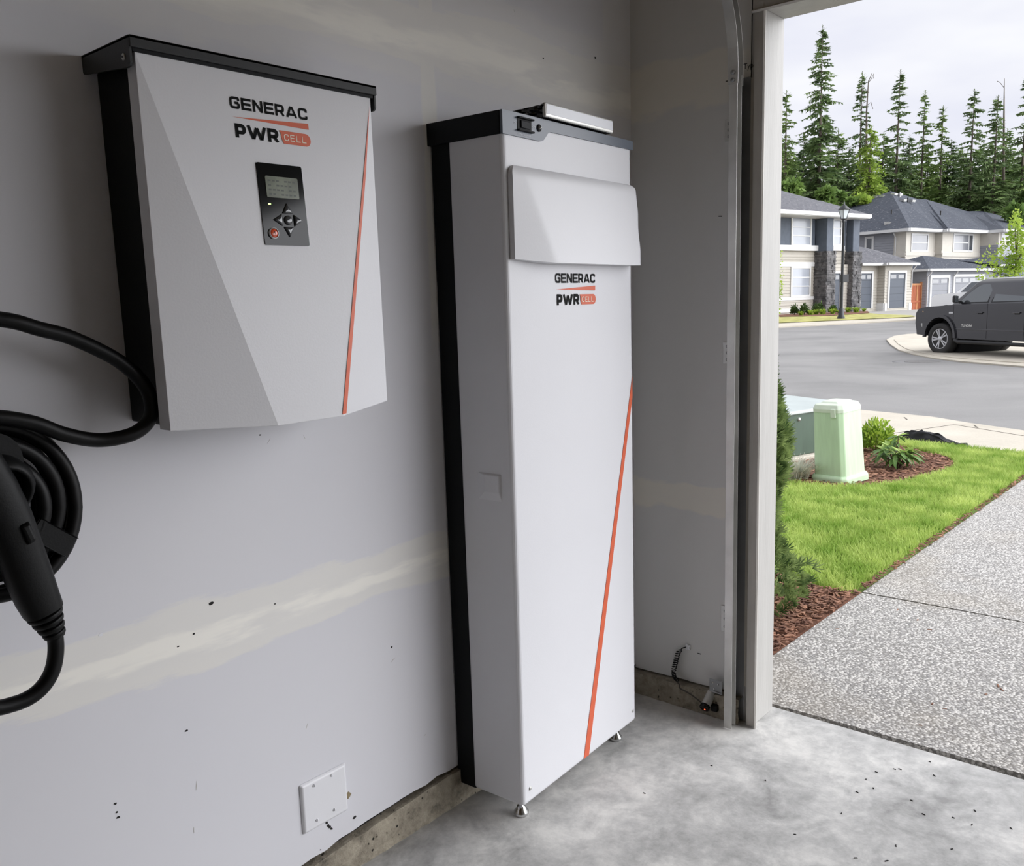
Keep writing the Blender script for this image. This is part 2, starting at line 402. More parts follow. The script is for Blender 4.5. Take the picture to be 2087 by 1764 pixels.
def text_mesh(body, size, to3, name, material, parent=None, label=None, space=1.0, bold=0):
    cu = bpy.data.curves.new('tmp', 'FONT'); cu.body = body; cu.size = size; cu.space_character = space; cu.offset = bold; cu.resolution_u = 4
    to = bpy.data.objects.new('tmp', cu); COL.objects.link(to)
    dg = bpy.context.evaluated_depsgraph_get(); me = bpy.data.meshes.new_from_object(to.evaluated_get(dg))
    vs = [v.co.copy() for v in me.vertices]; fs = [list(p.vertices) for p in me.polygons]
    bpy.data.objects.remove(to); bpy.data.curves.remove(cu); bpy.data.meshes.remove(me)
    return MB().add([to3(v.x, v.y) for v in vs], fs).build(name, material, parent, label=label)
# printed word on the wallboard strip by the jamb
text_mesh('Type', .022, lambda u, v: Vector((XD-.0006, -.3790-u*.9, 1.958+v)), 'print', M['ink'], wf, 'dark printed letters on the board by the door track')

# small damage on the wallboard: nail holes, scuffs, a torn hole
def blotch(name, cx, cz, r, m, parent, seed, sx=1, sz=1, n=9, y=-.0006, rot=0):
    q = random.Random(seed); pts = []
    for i in range(n):
        a = 2*math.pi*i/n; rr = r*q.uniform(.6, 1.15); u, v = rr*math.cos(a)*sx, rr*math.sin(a)*sz
        pts.append((cx+u*math.cos(rot)-v*math.sin(rot), cz+u*math.sin(rot)+v*math.cos(rot)))
    return MB().prism(pts, lambda u, v, w: Vector((u, w, v)), y, .0002).build(name, m, parent)
for i, (px, py, r) in enumerate([(430,1229,.005),(395,1291,.0025),(363,1317,.002),(235,1637,.003),(238,1654,.0025),(241,1665,.003),(722,1665,.005),(653,1731,.002),(530,886,.002),(798,1318,.003),(380,1488,.003),(205,1293,.004),(560,1230,.002),(1213,118,.004),(1107,119,.003)]):
    p = at_y(px, py, 0); blotch('nail_hole', p.x, p.z, r, M['gap_shade_and_marks'] if i != 11 else M['plastic_white'], wl, i, 1.2, .8)
for i, (px, py, L, a) in enumerate([(548,898,.012,.8),(620,890,.01,2),(400,1600,.02,1.4),(395,1690,.015,1.5),(800,1345,.022,.45),(866,1497,.012,.4),(625,1480,.014,1.1),(1048,22,.010,2)]):
    p = at_y(px, py, 0); blotch('scuff', p.x, p.z, L/2, M['vinyl'], wl, 40+i, 1, .08, 8, -.0004, a)
p = at_y(711, 1621, 0); blotch('torn_hole', p.x-.003, p.z+.002, .013, M['torn'], wl, 77, .8, 1, 5)
for i, (px, py) in enumerate([(666,1676),(669,1681),(672,1684),(675,1688)]):
    p = at_y(px, py, 0); blotch('ragged_crack', p.x, p.z, .006, M['gap_shade_and_marks'], wl, 90+i, .8, .55, 7, -.0008, -.7)
for i, (py_, pz_) in enumerate([(-.33, 1.935), (-.245, .185), (-.31, 1.56)]):
    MB().prism([(py_-.006, pz_-.001), (py_+.006, pz_), (py_+.006, pz_+.0025), (py_-.006, pz_+.0018)], lambda u, v, w: Vector((w, u, v)), XD-.0006, XD).build('scuff', M['gap_shade_and_marks'], wf)

# ================================================================== lettering drawn as pen strokes
def pen(b, pts, t, M2, mi=0):
    P = [Vector((x, y)) for x, y in pts]; n = len(P); Ls = []; Rs = []
    for i in range(n):
        d0 = (P[i]-P[i-1]).normalized() if i else (P[1]-P[0]).normalized()
        d1 = (P[i+1]-P[i]).normalized() if i < n-1 else d0
        t0 = (d0+d1); t0 = t0.normalized() if t0.length > 1e-6 else d0
        nn = Vector((-t0.y, t0.x)); k = 1/max(.45, nn.dot(Vector((-d0.y, d0.x))))
        Ls.append(P[i]+nn*t/2*k); Rs.append(P[i]-nn*t/2*k)
    vs = [M2(*p) for p in Ls]+[M2(*p) for p in Rs]
    b.add(vs, [(i, i+1, n+i+1, n+i) for i in range(n-1)], mi)
def arc_path(pts, r):
    out = []; n = len(pts)
    for i, p in enumerate(pts):
        p = Vector(p)
        if i in (0, n-1) or r <= 0: out.append(tuple(p)); continue
        a = (Vector(pts[i-1])-p); c = (Vector(pts[i+1])-p); rr = min(r, a.length*.5, c.length*.5)
        a = p+a.normalized()*rr; c = p+c.normalized()*rr
        for k in range(6):
            q = k/5; out.append(tuple((1-q)**2*a+2*q*(1-q)*p+q*q*c))
    return out
def bowl(L, R, T, B):
    r = (T-B)/2; c = max(L, R-r); return [(L, T)]+[(c+(R-c)*math.sin(a), (T+B)/2+r*math.cos(a)) for a in [math.pi*i/12 for i in range(13)]]+[(L, B)]
def glyph(ch, w, t, rad):
    if ch == 'R' and rad > .4: h = t/2; return [[(h, 0), (h, 1)], bowl(h, w-h*1.2, 1-h, .42), [(w*.52, .42), (w-h*.9, 0)]]
    h = t/2; L, R, T, B = h, w-h, 1-h, h
    g = {
     'G': [arc_path([(R, .68), (R, T), (L, T), (L, B), (R, B), (R, .47)], rad), [(R, .5-.0), (w*.5, .5)]],
     'C': [arc_path([(R, .66), (R, T), (L, T), (L, B), (R, B), (R, .34)], rad)],
     'E': [[(L, 0), (L, 1)], [(L, T), (w, T)], [(L, .5), (w*.94, .5)], [(L, B), (w, B)]],
     'N': [[(L, 0), (L, 1)], [(R, 0), (R, 1)], [(L*1.25, 1-h*.6), (R-L*.25, h*.6)]],
     'R': [[(L, 0), (L, 1)], arc_path([(L, T), (R-h*.3, T), (R-h*.3, .42), (L, .42)], rad*.9), [(w*.55, .42), (R, 0)]],
     'A': [[(h*.9, 0), (w/2-h*.35, 1)], [(w-h*.9, 0), (w/2+h*.35, 1)], [(w*.22, .28), (w*.78, .28)]],
     'P': [[(L, 0), (L, 1)], bowl(L, R, T, .38)],
     'W': [[(h*.9, 1), (w*.29, 0)], [(w*.29, 0), (w*.5, .86)], [(w*.5, .86), (w*.71, 0)], [(w*.71, 0), (w-h*.9, 1)]],
     'L': [[(L, 0), (L, 1)], [(L, B), (w, B)]],
    }
    return g[ch]
def word(b, s, u0, v0, width, height, t, rad, gap, to3, wide=None, mi=0):
    wide = wide or {}; ws = [wide.get(c, 1) for c in s]; unit = width/(sum(ws)+gap*(len(s)-1)); u = u0
    for c, k in zip(s, ws):
        wpx = k*unit; asp = wpx/height
        for path in glyph(c, asp, t, rad):
            pen(b, path, t, lambda x, y, u=u: to3(u+x*height, v0+min(max(y, 0), 1)*height), mi)
        u += wpx+gap*unit
def logo(parent, to3, W):
    """maker's wordmark: word, wedge, second word, pill with thin word"""
    b = MB(); word(b, 'GENERAC', 0, .30*W, W, .128*W, .215, .26, .16, to3, {'N': 1.02, 'A': 1.2}); b.build('wordmark', M['letter'], parent, label='near-black printed word')
    MB().add([to3(.01*W, .213*W), to3(W, .195*W), to3(W, .262*W)], [(0, 1, 2)]).build('wedge', M['orange'], parent, label='orange tapering wedge under the word')
    b = MB(); word(b, 'PWR', .03*W, 0, .55*W, .148*W, .27, .42, .10, to3, {'P': .88, 'R': .95, 'W': 1.6}); b.build('product_word', M['letter'], parent, label='bold near-black printed word')
    x0, x1, h = .59*W, 1.01*W, .142*W; r = h*.48
    out = [(x0, h), (x0+.02*W, h*.75), (x0+.022*W, h*.4), (x0+.045*W, 0)]
    out += [(x1-r+r*math.cos(a), h/2+h/2*math.sin(a)) for a in [math.radians(-90+18*i) for i in range(11)]]
    pill = MB().add([to3(*p) for p in out], [list(range(len(out)))]).build('pill', M['orange'], parent, label='orange pill with thin cream letters')
    b = MB(); word(b, 'CELL', .645*W, h*.24, .30*W, h*.52, .14, .5, .42, lambda u, v: to3(u, v, .0004), {'C': 1.1}); b.build('pill_word', M['cream'], pill)

# ================================================================== wall-mounted inverter
inv = thing('inverter', 'white and black wall-mounted power inverter with a faceted front and small display', 'inverter', (-.555, 0, 1.45))
ix0, ix1 = -.8, -.308
b = MB(); b.box((-.785, .0, 1.134), (-.322, -.138, 1.742)); b.build('case', M['black'], inv, .004, label='matt black rear case')
TL, TR = Vector((ix0+.003, -.163, 1.746)), Vector((ix1-.003, -.163, 1.746))
A, B_, C_, D = Vector((ix0, -.170, 1.130)), at_y(568, 868, -.208), at_y(700, 848, -.208), Vector((ix1+.002, -.160, 1.130))
TLb, TRb, Ab, Db = (Vector((p.x, -.134, p.z)) for p in (TL, TR, A, D))
b = MB(); b.add([TL, TR, A, B_, C_, D, TLb, TRb, Ab, Db], [(0, 2, 3), (0, 3, 4, 1), (1, 4, 5), (0, 6, 8, 2), (1, 5, 9, 7), (0, 1, 7, 6), (2, 8, 9, 5, 4, 3), (6, 7, 9, 8)])
cover = b.build('front_cover', M['white'], inv, .0016, 2, label='white faceted front cover')
nm = (B_-TL).cross(TR-TL).normalized(); nm = nm if nm.y < 0 else -nm
def on_inv(px, py): return at_plane(px, py, TL, nm)
ux = Vector((1, 0, 0)); vx = ux.cross(nm); vx = vx if vx.z > 0 else -vx
o = on_inv(471, 266); wdt = (on_inv(628, 240)-on_inv(470, 212)).x
lo = on_inv(476, 279); lo.x = on_inv(470, 230).x
logo(cover, lambda u, v, e=0: lo+ux*u+vx*v+nm*(.0008+e), wdt)
# orange edge stripe on the fold to the right facet
rn = (D-TR).cross(C_-TR).normalized(); rn = rn if rn.y < 0 else -rn
e0, e1 = TR.lerp(C_, .03), C_; d = (D-C_); 
s0, s1 = e1+nm*.0008, C_.lerp(D, .055)+rn*.0008
b = MB(); b.add([e0+(nm+rn)*.0005, C_+(nm+rn)*.0005+Vector((-.0025, 0, .004)), C_.lerp(D, .06)+(nm+rn)*.0005+Vector((0, 0, .004)), TR.lerp(C_, .25).lerp(TR.lerp(D, .25), .045/.25)+(nm+rn)*.0005], [(0, 1, 2, 3)])
b.build('stripe', M['orange'], cover, label='thin orange stripe down the fold')
# cap with side flanges and a front lip
b = MB(); cx0, cx1 = -.8075, -.3010
b.box((cx0, .0, 1.7600), (cx1, -.172, 1.7655))
b.box((cx0, -.1655, 1.7475), (cx1, -.172, 1.7655))
for xa, xb in ((cx0, cx0+.004), (cx1-.004, cx1)):
    fl = [(0, 1.7655), (-.168, 1.7655), (-.168, 1.724), (-.164, 1.719), (-.155, 1.718), (-.004, 1.7345), (0, 1.738)]
    b.prism(fl, lambda u, v, w: Vector((w, u, v)), xa, xb)
cap = b.build('top_cap', M['navy'], inv, .0012, label='charcoal metal top cap')
b = MB(); b.box((cx0+.006, -.150, 1.742), (cx1-.006, -.1665, 1.752)); b.build('gap_shade_strip', M['black'], cap)  # black strip standing in for the shaded recess gap under the cap lip
p = at_x(252, 116, cx0)
b = MB(); b.lathe([(.0055, 0), (.0055, .0012), (.003, .0022)], axis_m(p, (-1, 0, 0)), 14); s = b.build('screw', M['galv'], cap)
MB().lathe([(.002, .0022), (.002, .0026)], axis_m(p, (-1, 0, 0)), 6).build('screw_socket', M['slot'], inv)
# display panel
def disp(px, py, e=0): return on_inv(px, py)+nm*e
def rrect(c4, r, k=4):   # rounded quad from four corner points
    out = []; n = 4
    for i in range(4):
        p = c4[i]; a = (c4[i-1]-p); c = (c4[(i+1) % 4]-p); a = p+a.normalized()*r; c = p+c.normalized()*r
        for j in range(k+1):
            q = j/k; out.append((1-q)**2*a+2*q*(1-q)*p+q*q*c)
    return out
def plate3(c4, r, nrm, th, name, m, parent, bevel=0, label=None):
    f = rrect(c4, r); n = len(f); bk = [p-nrm*th for p in f]
    return MB().add(f+bk, [list(range(n)), list(range(n, 2*n))[::-1]]+[(i, n+i, n+(i+1) % n, (i+1) % n) for i in range(n)]).build(name, m, parent, bevel, label=label)
q4 = [disp(519, 330, .002), disp(611, 340, .002), disp(631.5, 502, .002), disp(541, 499, .002)]
x_l, x_r = (q4[0].x+q4[3].x)/2, (q4[1].x+q4[2].x)/2
for k, xx in ((0, x_l), (3, x_l), (1, x_r), (2, x_r)): q4[k] = q4[k]+ux*(xx-q4[k].x)
pan = plate3(q4, .004, nm, .004, 'display_panel', M['gloss_black'], inv, label='glossy black control panel')
def pp(a, bb, e): return q4[3]+(q4[2]-q4[3])*a+(q4[0]-q4[3])*bb+nm*e
plate3([pp(.15, .845, .0012), pp(.87, .845, .0012), pp(.87, .585, .0012), pp(.15, .585, .0012)], .003, nm, .001, 'screen', M['lcd'], pan, label='grey-green display')
b = MB()
for r_ in range(4):
    for k in range(7):
        if (r_*7+k) % 5 == 3: continue
        a0 = .20+k*.09; v0 = .80-r_*.055; b.add([pp(a0, v0, .0016), pp(a0+.06, v0, .0016), pp(a0+.06, v0-.02, .0016), pp(a0, v0-.02, .0016)], [(0, 1, 2, 3)])
b.build('segments', M['lcd_ink'], pan)
plate3([pp(.16, .512, .0015), pp(.21, .512, .0015), pp(.21, .495, .0015), pp(.16, .495, .0015)], .0005, nm, .001, 'indicator', M['led'], pan, label='small lit green indicator')
def button(a, bb, r, sides, rot, m, name='button', hgt=.004, label=None):
    c = pp(a, bb, 0); prof = [(1, 0), (1, .45), (.86, .85), (.45, 1), (.02, 1)]; vs = []; n = 18
    for s_, z in prof:
        for k in range(n):
            an = 2*math.pi*k/n+rot; rr = r*s_
            if sides == 3: rr *= 1/(max(math.cos(((an-rot) % (2*math.pi/3))-math.pi/3), .5))*.62
            vs.append(c+ux*rr*math.cos(an)+vx*rr*math.sin(an)+nm*hgt*z)
    fs = [(i*n+k, i*n+(k+1) % n, (i+1)*n+(k+1) % n, (i+1)*n+k) for i in range(len(prof)-1) for k in range(n)]
    return MB().add(vs, fs, 0, True).build(name, m, pan, label=label)
M['btn'] = mat('glossy_dark_button', (60, 62, 66), .1, coat=.8)
cx_, cz_ = .56, .315
button(cx_, cz_, .0085, 0, 0, M['btn'])
for da, db, rt in ((0, .125, math.pi/2), (0, -.125, -math.pi/2), (-.2, 0, math.pi), (.2, 0, 0)):
    button(cx_+da, cz_+db, .0098, 3, rt, M['btn'])
M['btn_red'] = mat('red_orange_button', (214, 84, 48), .2, coat=.6)
pb = button(.20, .145, .0085, 0, 0, M['btn_red'], 'power_button', label='round orange-red button with white rim')
c = pp(.20, .145, 0); vs = []
for k in range(24):
    a = 2*math.pi*k/24
    for rr, e in ((.0085, .0042), (.0098, .0036), (.0098, 0)): vs.append(c+ux*rr*math.cos(a)+vx*rr*math.sin(a)+nm*e)
MB().add(vs, [(k*3+j, ((k+1) % 24)*3+j, ((k+1) % 24)*3+j+1, k*3+j+1) for k in range(24) for j in range(2)], 0, True).build('button_rim', M['plastic_white'], pan)
b = MB(); pen(b, [(-.002, -.002), (0, .003), (.002, -.002)], .0008, lambda x, y: c+ux*x+vx*y+nm*.0046); pen(b, [(-.0025, -.0035), (.0025, -.0035)], .0008, lambda x, y: c+ux*x+vx*y+nm*.0046)
b.build('button_mark', M['letter'], pan)

# ================================================================== tall battery cabinet (local frame: x along front, -y to the room)
ang = .0619
cab = thing('battery_cabinet', 'tall white battery cabinet with dark top and orange stripe standing on the floor', 'battery cabinet', (0, 0, 0), ang, mode='local')
ex, ey = Vector((math.cos(ang), math.sin(ang), 0)), Vector((-math.sin(ang), math.cos(ang), 0))
FY = -.2276
def cf(px, py, y=FY):
    P = at_plane(px, py, ey*y, ey); return Vector((P.dot(ex), P.dot(ey), P.z))
def cs(px, py, x=.005):
    P = at_plane(px, py, ex*x, ex); return Vector((P.dot(ex), P.dot(ey), P.z))
b = MB(); b.box((.007, -.004, .054), (.575, -.0655, 1.712)); b.build('rear_case', M['black'], cab, .003, label='black rear casing')
b = MB(); b.box((.003, -.061, .056), (.5795, FY+.001, 1.742)); fc = b.build('front_cover', M['white'], cab, .011, 4, label='white front cover with rounded vertical edges')
b = MB(); b.box((.011, -.0648, .06), (.571, -.0605, 1.70)); b.build('cover_seam', M['slot'], cab)
# cap: box shell, front fascia deeper on the left with an S-shaped step
b = MB(); b.box((-.001, .001, 1.7045), (.5835, -.222, 1.7562)); b.build('top_cap', M['black'], cab, .002, label='black cap')
fp = [(-.001, 1.7562), (-.001, 1.7040), (.142, 1.7040)]
for k in range(9):
    q = k/8; fp.append((.150+.036*q, 1.7052+.0245*(3*q*q-2*q**3)))
fp += [(.195, 1.7305), (.5835, 1.7335), (.5835, 1.7562)]
fas = MB().prism(fp, lambda u, v, w: Vector((u, w, v)), -.2235, -.2305).build('fascia', M['fascia'], cab, .0012, label='slate-blue control fascia')
# rocker switch in its guard
a, c = cf(1049, 236, -.2305), cf(1082, 273, -.2305); sx0, sx1, sz0, sz1 = .0535, .1085, 1.7165, 1.7480
b = MB(); b.box((sx0, -.2300, sz0+.003), (sx1, -.2318, sz1-.003)); g = b.build('switch_frame', M['slot'], fas, .001)
for zz in (sz0, sz1-.004):
    MB().box((sx0-.001, -.230, zz), (sx1+.004, -.2385, zz+.004)).build('switch_guard', M['black'], fas, .0015)
rk = MB().hexa([Vector((sx0+.010, -.2318, sz0+.007)), Vector((sx1-.006, -.2318, sz0+.007)), Vector((sx1-.006, -.2318, sz1-.007)), Vector((sx0+.010, -.2318, sz1-.007))],
               [Vector((sx0+.011, -.2355, sz0+.008)), Vector((sx1-.008, -.2330, sz0+.008)), Vector((sx1-.008, -.2330, sz1-.008)), Vector((sx0+.011, -.2355, sz1-.008))]).build('rocker_switch', M['black'], fas, .0008)
M['grey_print'] = mat('pale_grey_print', (210, 214, 220), .5)
for body, sz, u, v in (('ON', .0068, .0395, 1.7302), ('OFF', .0068, .1130, 1.7302), ('BATTERY DISCONNECT', .0046, .0560, 1.7080)):
    text_mesh(body, sz, lambda x, y, u=u, v=v: Vector((u+x, -.2310, v+y)), 'marking', M['grey_print'], fas)
b = MB(); p = cf(1098, 261, -.2305)
b.lathe([(.0085, 0), (.0085, .002), (.0062, .004), (.004, .0045)], axis_m((p.x, -.2305, p.z), (0, -1, 0)), 16); jk = b.build('jack', M['slot'], fas)
MB().lathe([(.0028, .0045), (.002, .0068), (.0006, .0075)], axis_m((p.x, -.2305, p.z), (0, -1, 0)), 10).build('jack_pin', M['chrome'], fas)
# hood panel on the front: soft rounded top, sloped left facet, proud at its lower edge
hx0, hx1, hz0, hz1 = .016, .5765, 1.4270, 1.6390
def hood_pt(a, c):
    v = hz0+(hz1-hz0)*c; rr = .024; ins = rr-math.sqrt(max(0, rr*rr-max(0, v-(hz1-rr))**2)) if v > hz1-rr else 0
    u = hx0+ins+(hx1-hx0-2*ins)*a; k = (hz1-v)/(hz1-hz0); uc = .050+(.146-.050)*k; ur = .574-.020*k
    dm = .0175+.026*k; drop = .008*(1-c)*min(1, max(0, (u-hx0)/(uc-hx0)))*min(1, max(0, (hx1-u)/.02))
    if u < uc: d = .0145+(dm-.0145)*(u-hx0)/max(1e-6, uc-hx0)
    elif u > ur: d = dm+(.0155-dm)*(u-ur)/max(1e-6, hx1-ur)
    else: d = dm
    rt_ = .030
    if v > hz1-rt_: d *= math.sqrt(max(0, 1-((v-(hz1-rt_))/rt_)**2))*.92+.08
    return Vector((u, FY-d, v-drop))
us = sorted(set([i/60 for i in range(61)])); vs_ = [i/14*.80 for i in range(14)]+[.80+.20*math.sin(math.pi/2*i/12) for i in range(13)]
grid = [hood_pt(a, c) for c in vs_ for a in us]; W_ = len(us); H_ = len(vs_)
b = MB(); b.add(grid, [(j*W_+i, j*W_+i+1, (j+1)*W_+i+1, (j+1)*W_+i) for j in range(H_-1) for i in range(W_-1)], 0, True)
rim = [grid[i] for i in range(W_)]+[grid[j*W_+W_-1] for j in range(1, H_)]+[grid[(H_-1)*W_+i] for i in range(W_-2, -1, -1)]+[grid[j*W_] for j in range(H_-2, 0, -1)]
n = len(rim); bk_ = [Vector((p.x, FY-.0003, p.z)) for p in rim]
b.add(rim+bk_, [(i, n+i, n+(i+1) % n, (i+1) % n) for i in range(n)])
hood = b.build('hood_panel', M['white'], cab, label='raised white hood panel with a sloping facet')
# wordmark, stripe, screws, side grip, feet
pl, pr_ = cf(1133, 600), cf(1213.5, 600); base = cf(1137, 622)
logo(fc, lambda u, v, e=0: Vector((pl.x-.001+u, FY-.0003-e, base.z+v)), pr_.x-pl.x)
t0, t1, t2, t3 = cf(1286.5, 768), cf(1287.5, 808), cf(1200.5, 1544), cf(1190, 1549)
t0.x = t1.x = .5735
b = MB(); b.prism([(t0.x, t0.z), (t3.x, .0625), (t2.x, .0625), (t1.x, t1.z)], lambda u, v, w: Vector((u, w, v)), FY+.0006, FY-.0003); b.build('stripe', M['orange'], fc, label='thin orange diagonal stripe')
for px, py in ((1081, 1606), (1290, 1448)):
    p = cf(px, py); MB().lathe([(.0052, 0), (.0052, .0016), (.003, .0026), (.0008, .003)], axis_m((min(p.x, .567), FY+.001, p.z), (0, -1, 0)), 12).build('screw', M['galv'], fc)
h0, h1 = cs(976, 1018, .003), cs(1022, 965, .003)
zc, yc = .885, -.153; hw, hh = .037, .034
b = MB(); b.add([(.0028, yc-hw, zc-hh), (.0028, yc+hw, zc-hh), (.0028, yc+hw, zc+hh), (.0028, yc-hw, zc+hh), (.0026, yc-hw, zc-hh*.2), (.0026, yc+hw*.35, zc-hh*.2), (.0026, yc+hw*.35, zc+hh), (.0026, yc-hw, zc+hh)], [(0, 1, 2, 3)])
grip = MB()
grip.add([(.0030, yc-hw, zc-hh), (.0030, yc+hw, zc-hh), (.0030, yc+hw, zc+hh), (.0030, yc-hw, zc+hh), (-.0035, yc-hw+.004, zc-.012), (-.0035, yc+.012, zc-.012), (-.0035, yc+.012, zc+hh-.003), (-.0035, yc-hw+.004, zc+hh-.003)],
         [(0, 1, 5, 4), (1, 2, 6, 5), (2, 3, 7, 6), (3, 0, 4, 7), (4, 5, 6, 7)]); grip.build('side_grip', M['white'], fc, .002, label='moulded grip on the side')
for fx, fy in ((.050, -.182), (.532, -.182), (.30, -.035), (.532, -.035)):
    f = MB().lathe([(.0185, 0), (.020, .003), (.020, .009), (.012, .019), (.011, .024), (.006, .025), (.006, .062)], axis_m((fx, fy, .0003), (0, 0, 1)), 18).build('levelling_foot', M['chrome'], cab, label='chrome levelling foot')

# ------------------------------------------------------------------ wrapped tray lying on the cabinet
bx = thing('wrapped_tray', 'flat tray wrapped in black film with a white aluminium-framed front, on the cabinet top', 'tray', (0, 0, 0), ang, mode='local')
tz0, tz1, tx0, tx1, tf = 1.7590, 1.7925, .150, .4585, -.243
vs = []; fs = []; nn = 26
q = random.Random(5)
for i in range(nn+1):
    y = tf+.004+(.19)*i/nn
    for j in range(9):
        z = tz0+.001+(tz1-tz0-.004)*j/8
        vs.append((tx0+.004-.010*abs(noise.noise(Vector((y*40, z*95, 1))))-.030*(i/nn)*.3, y, max(tz0+.0006, z-.010*(i/nn))))
for i in range(nn):
    for j in range(8): fs.append((i*9+j, i*9+j+1, (i+1)*9+j+1, (i+1)*9+j))
b = MB(); b.add(vs, fs); b.box((tx0+.004, tf+.004, tz0), (tx1-.004, -.05, tz1-.006)); b.build('film_wrap', M['film'], bx, label='crumpled black plastic film')
b = MB(); b.box((tx0, tf, tz0), (tx1, tf+.010, tz1)); fr = b.build('frame', M['alu'], bx, .0035, 3, label='aluminium front frame')
b = MB(); b.box((tx0+.004, tf-.0008, tz0+.0075), (tx1-.003, tf+.002, tz1-.0035)); b.build('face', M['paper'], bx, .0006, label='smooth white face')
for u in (.165, .425):
    MB().lathe([(.0032, 0), (.0032, .0006)], axis_m((u, tf+.004, tz0+.0002), (0, 0, -1)), 10).build('drain_hole', M['slot'], fr)

# ================================================================== blank wall plate
wp = thing('blank_wall_plate', 'white blank square wall plate with four screws low on the left wall', 'wall plate', (-.425, 0, .21))
x0, x1, z0, z1 = -.4905, -.3595, .150, .2735
f4 = [Vector((x0+.006, -.0075, z0+.006)), Vector((x1-.006, -.0075, z0+.006)), Vector((x1-.006, -.0075, z1-.006)), Vector((x0+.006, -.0075, z1-.006))]
b4 = [Vector((x0, -.0002, z0)), Vector((x1, -.0002, z0)), Vector((x1, -.0002, z1)), Vector((x0, -.0002, z1))]
MB().hexa(b4, f4).build('plate', M['plastic_white'], wp, .003, 3)
for px, py in ((639.5, 1600), (675.5, 1579), (646, 1670), (681, 1649)):
    p = at_y(px, py, -.0075); s = MB().lathe([(.0036, 0), (.0034, .0012), (.002, .0018)], axis_m((p.x, -.0075, p.z), (0, -1, 0)), 12).build('screw', M['plastic_white'], wp)
    MB().box((p.x-.0005, -.0096, p.z-.003), (p.x+.0005, -.0090, p.z+.003)).build('slot', M['slot'], s)

# ================================================================== vehicle charging lead on the left wall
hol = thing('charger_holster', 'black charger holster on the wall at the left edge, behind the plug', 'holster', (-1.06, -.02, 1.08))
ho = [(-1.20, 1.0), (-1.012, 1.0), (-1.012, 1.085)]+[(-1.052+.040*math.cos(a), 1.110+.045*math.sin(a)) for a in [math.radians(10*i) for i in range(0, 10)]]+[(-1.20, 1.155)]
MB().prism(ho, lambda u, v, w: Vector((u, w, v)), -.0, -.105).build('back_plate', M['plug'], hol, .006, 3)
MB().lathe([(.050, 0), (.050, .02), (.043, .034), (.037, .036), (.036, .012), (.002, .012)], axis_m((-1.055, -.104, 1.075), (0, -1, -.25)), 28).build('socket', M['plug'], hol)
ch = thing('charging_cable', 'thick black vehicle charging cable coiled and looped on the left wall, plug at its end', 'charging cable', (-1.04, -.02, 1.0))
loop = [(-1.60, -.05, 1.36), (-1.30, -.085, 1.345), (-1.13, -.09, 1.338), (-1.019, -.1, 1.327), (-.964, -.1, 1.31), (-.913, -.1, 1.292), (-.845, -.104, 1.251), (-.806, -.108, 1.205), (-.799, -.11, 1.165), (-.812, -.11, 1.139), (-.843, -.108, 1.124), (-.892, -.1, 1.122), (-.945, -.1, 1.139), (-.995, -.1, 1.165), (-1.06, -.098, 1.180), (-1.13, -.09, 1.17), (-1.19, -.085, 1.13)]
MB().tube(spline(loop, 8), .0122, 16).build('hanging_loop', M['rubber'], ch, label='cable loop hanging in front of the inverter side')
# coil: six turns spiralling inwards
turns = []
cxx, czz = -1.045, 1.030
for k, (r_, y_, dx, dz) in enumerate(((.128, -.040, -.004, 0), (.124, -.066, -.003, -.004), (.100, -.046, -.004, .004), (.097, -.072, -.006, 0), (.072, -.050, -.006, .002), (.070, -.076, -.006, 0))):
    pts = [(cxx+dx+r_*math.cos(a), y_+.006*math.sin(a+k), czz+dz+r_*1.10*math.sin(a)) for a in [2*math.pi*i/48 for i in range(48)]]
    MB().tube(pts, .0118, 12, closed=True).build('coil_turn', M['rubber'], ch)
# strap round the turns
ca = math.radians(-38); cdir = Vector((math.cos(ca), 0, math.sin(ca)*1.1)).normalized(); tdir = Vector((-cdir.z, 0, cdir.x))
sc = Vector((cxx, -.058, czz))+cdir*.101
sec = [(-.046, -.035), (.046, -.035), (.048, -.028), (.048, .028), (.046, .034), (-.046, .034), (-.048, .028), (-.048, -.028)]
b = MB(); vs = [sc+cdir*u+Vector((0, w_, 0))+tdir*t for t in (-.018, .018) for u, w_ in [(q_[0]*.76-.012, q_[1]) for q_ in sec]]
b.add(vs, [(i, (i+1) % 8, 8+(i+1) % 8, 8+i) for i in range(8)]+[tuple(range(8)), tuple(range(15, 7, -1))]); b.build('strap', M['plug'], ch, .002, label='flat black strap binding the coil')
# plug handle: rounded body running down and to the right, then ribbed strain relief and lead
py_ = -.135
body = [(-1.095, 1.135, .034), (-1.073, 1.075, .036), (-1.058, 1.025, .036), (-1.046, .975, .034), (-1.036, .930, .033), (-1.027, .890, .031), (-1.0205, .868, .029)]
vs = []; n = 20
for i, (x_, z_, r_) in enumerate(body):
    a = body[min(i+1, len(body)-1)]; c0 = body[max(i-1, 0)]; d = Vector((a[0]-c0[0], 0, a[1]-c0[1])).normalized(); s_ = Vector((-d.z, 0, d.x))
    for k in range(n):
        an = 2*math.pi*k/n; ca_, sa_ = math.cos(an), math.sin(an); p_ = .75
        vs.append(Vector((x_, py_, z_))+s_*r_*math.copysign(abs(ca_)**p_, ca_)+Vector((0, 1, 0))*r_*.95*math.copysign(abs(sa_)**p_, sa_))
fs = [(i*n+k, i*n+(k+1) % n, (i+1)*n+(k+1) % n, (i+1)*n+k) for i in range(len(body)-1) for k in range(n)]+[tuple(range(n))[::-1], tuple(range((len(body)-1)*n, len(body)*n))]
pg = MB().add(vs, fs[:-2], 0, True).add(vs, fs[-2:]).build('plug_handle', M['plug'], ch, label='black plug handle')
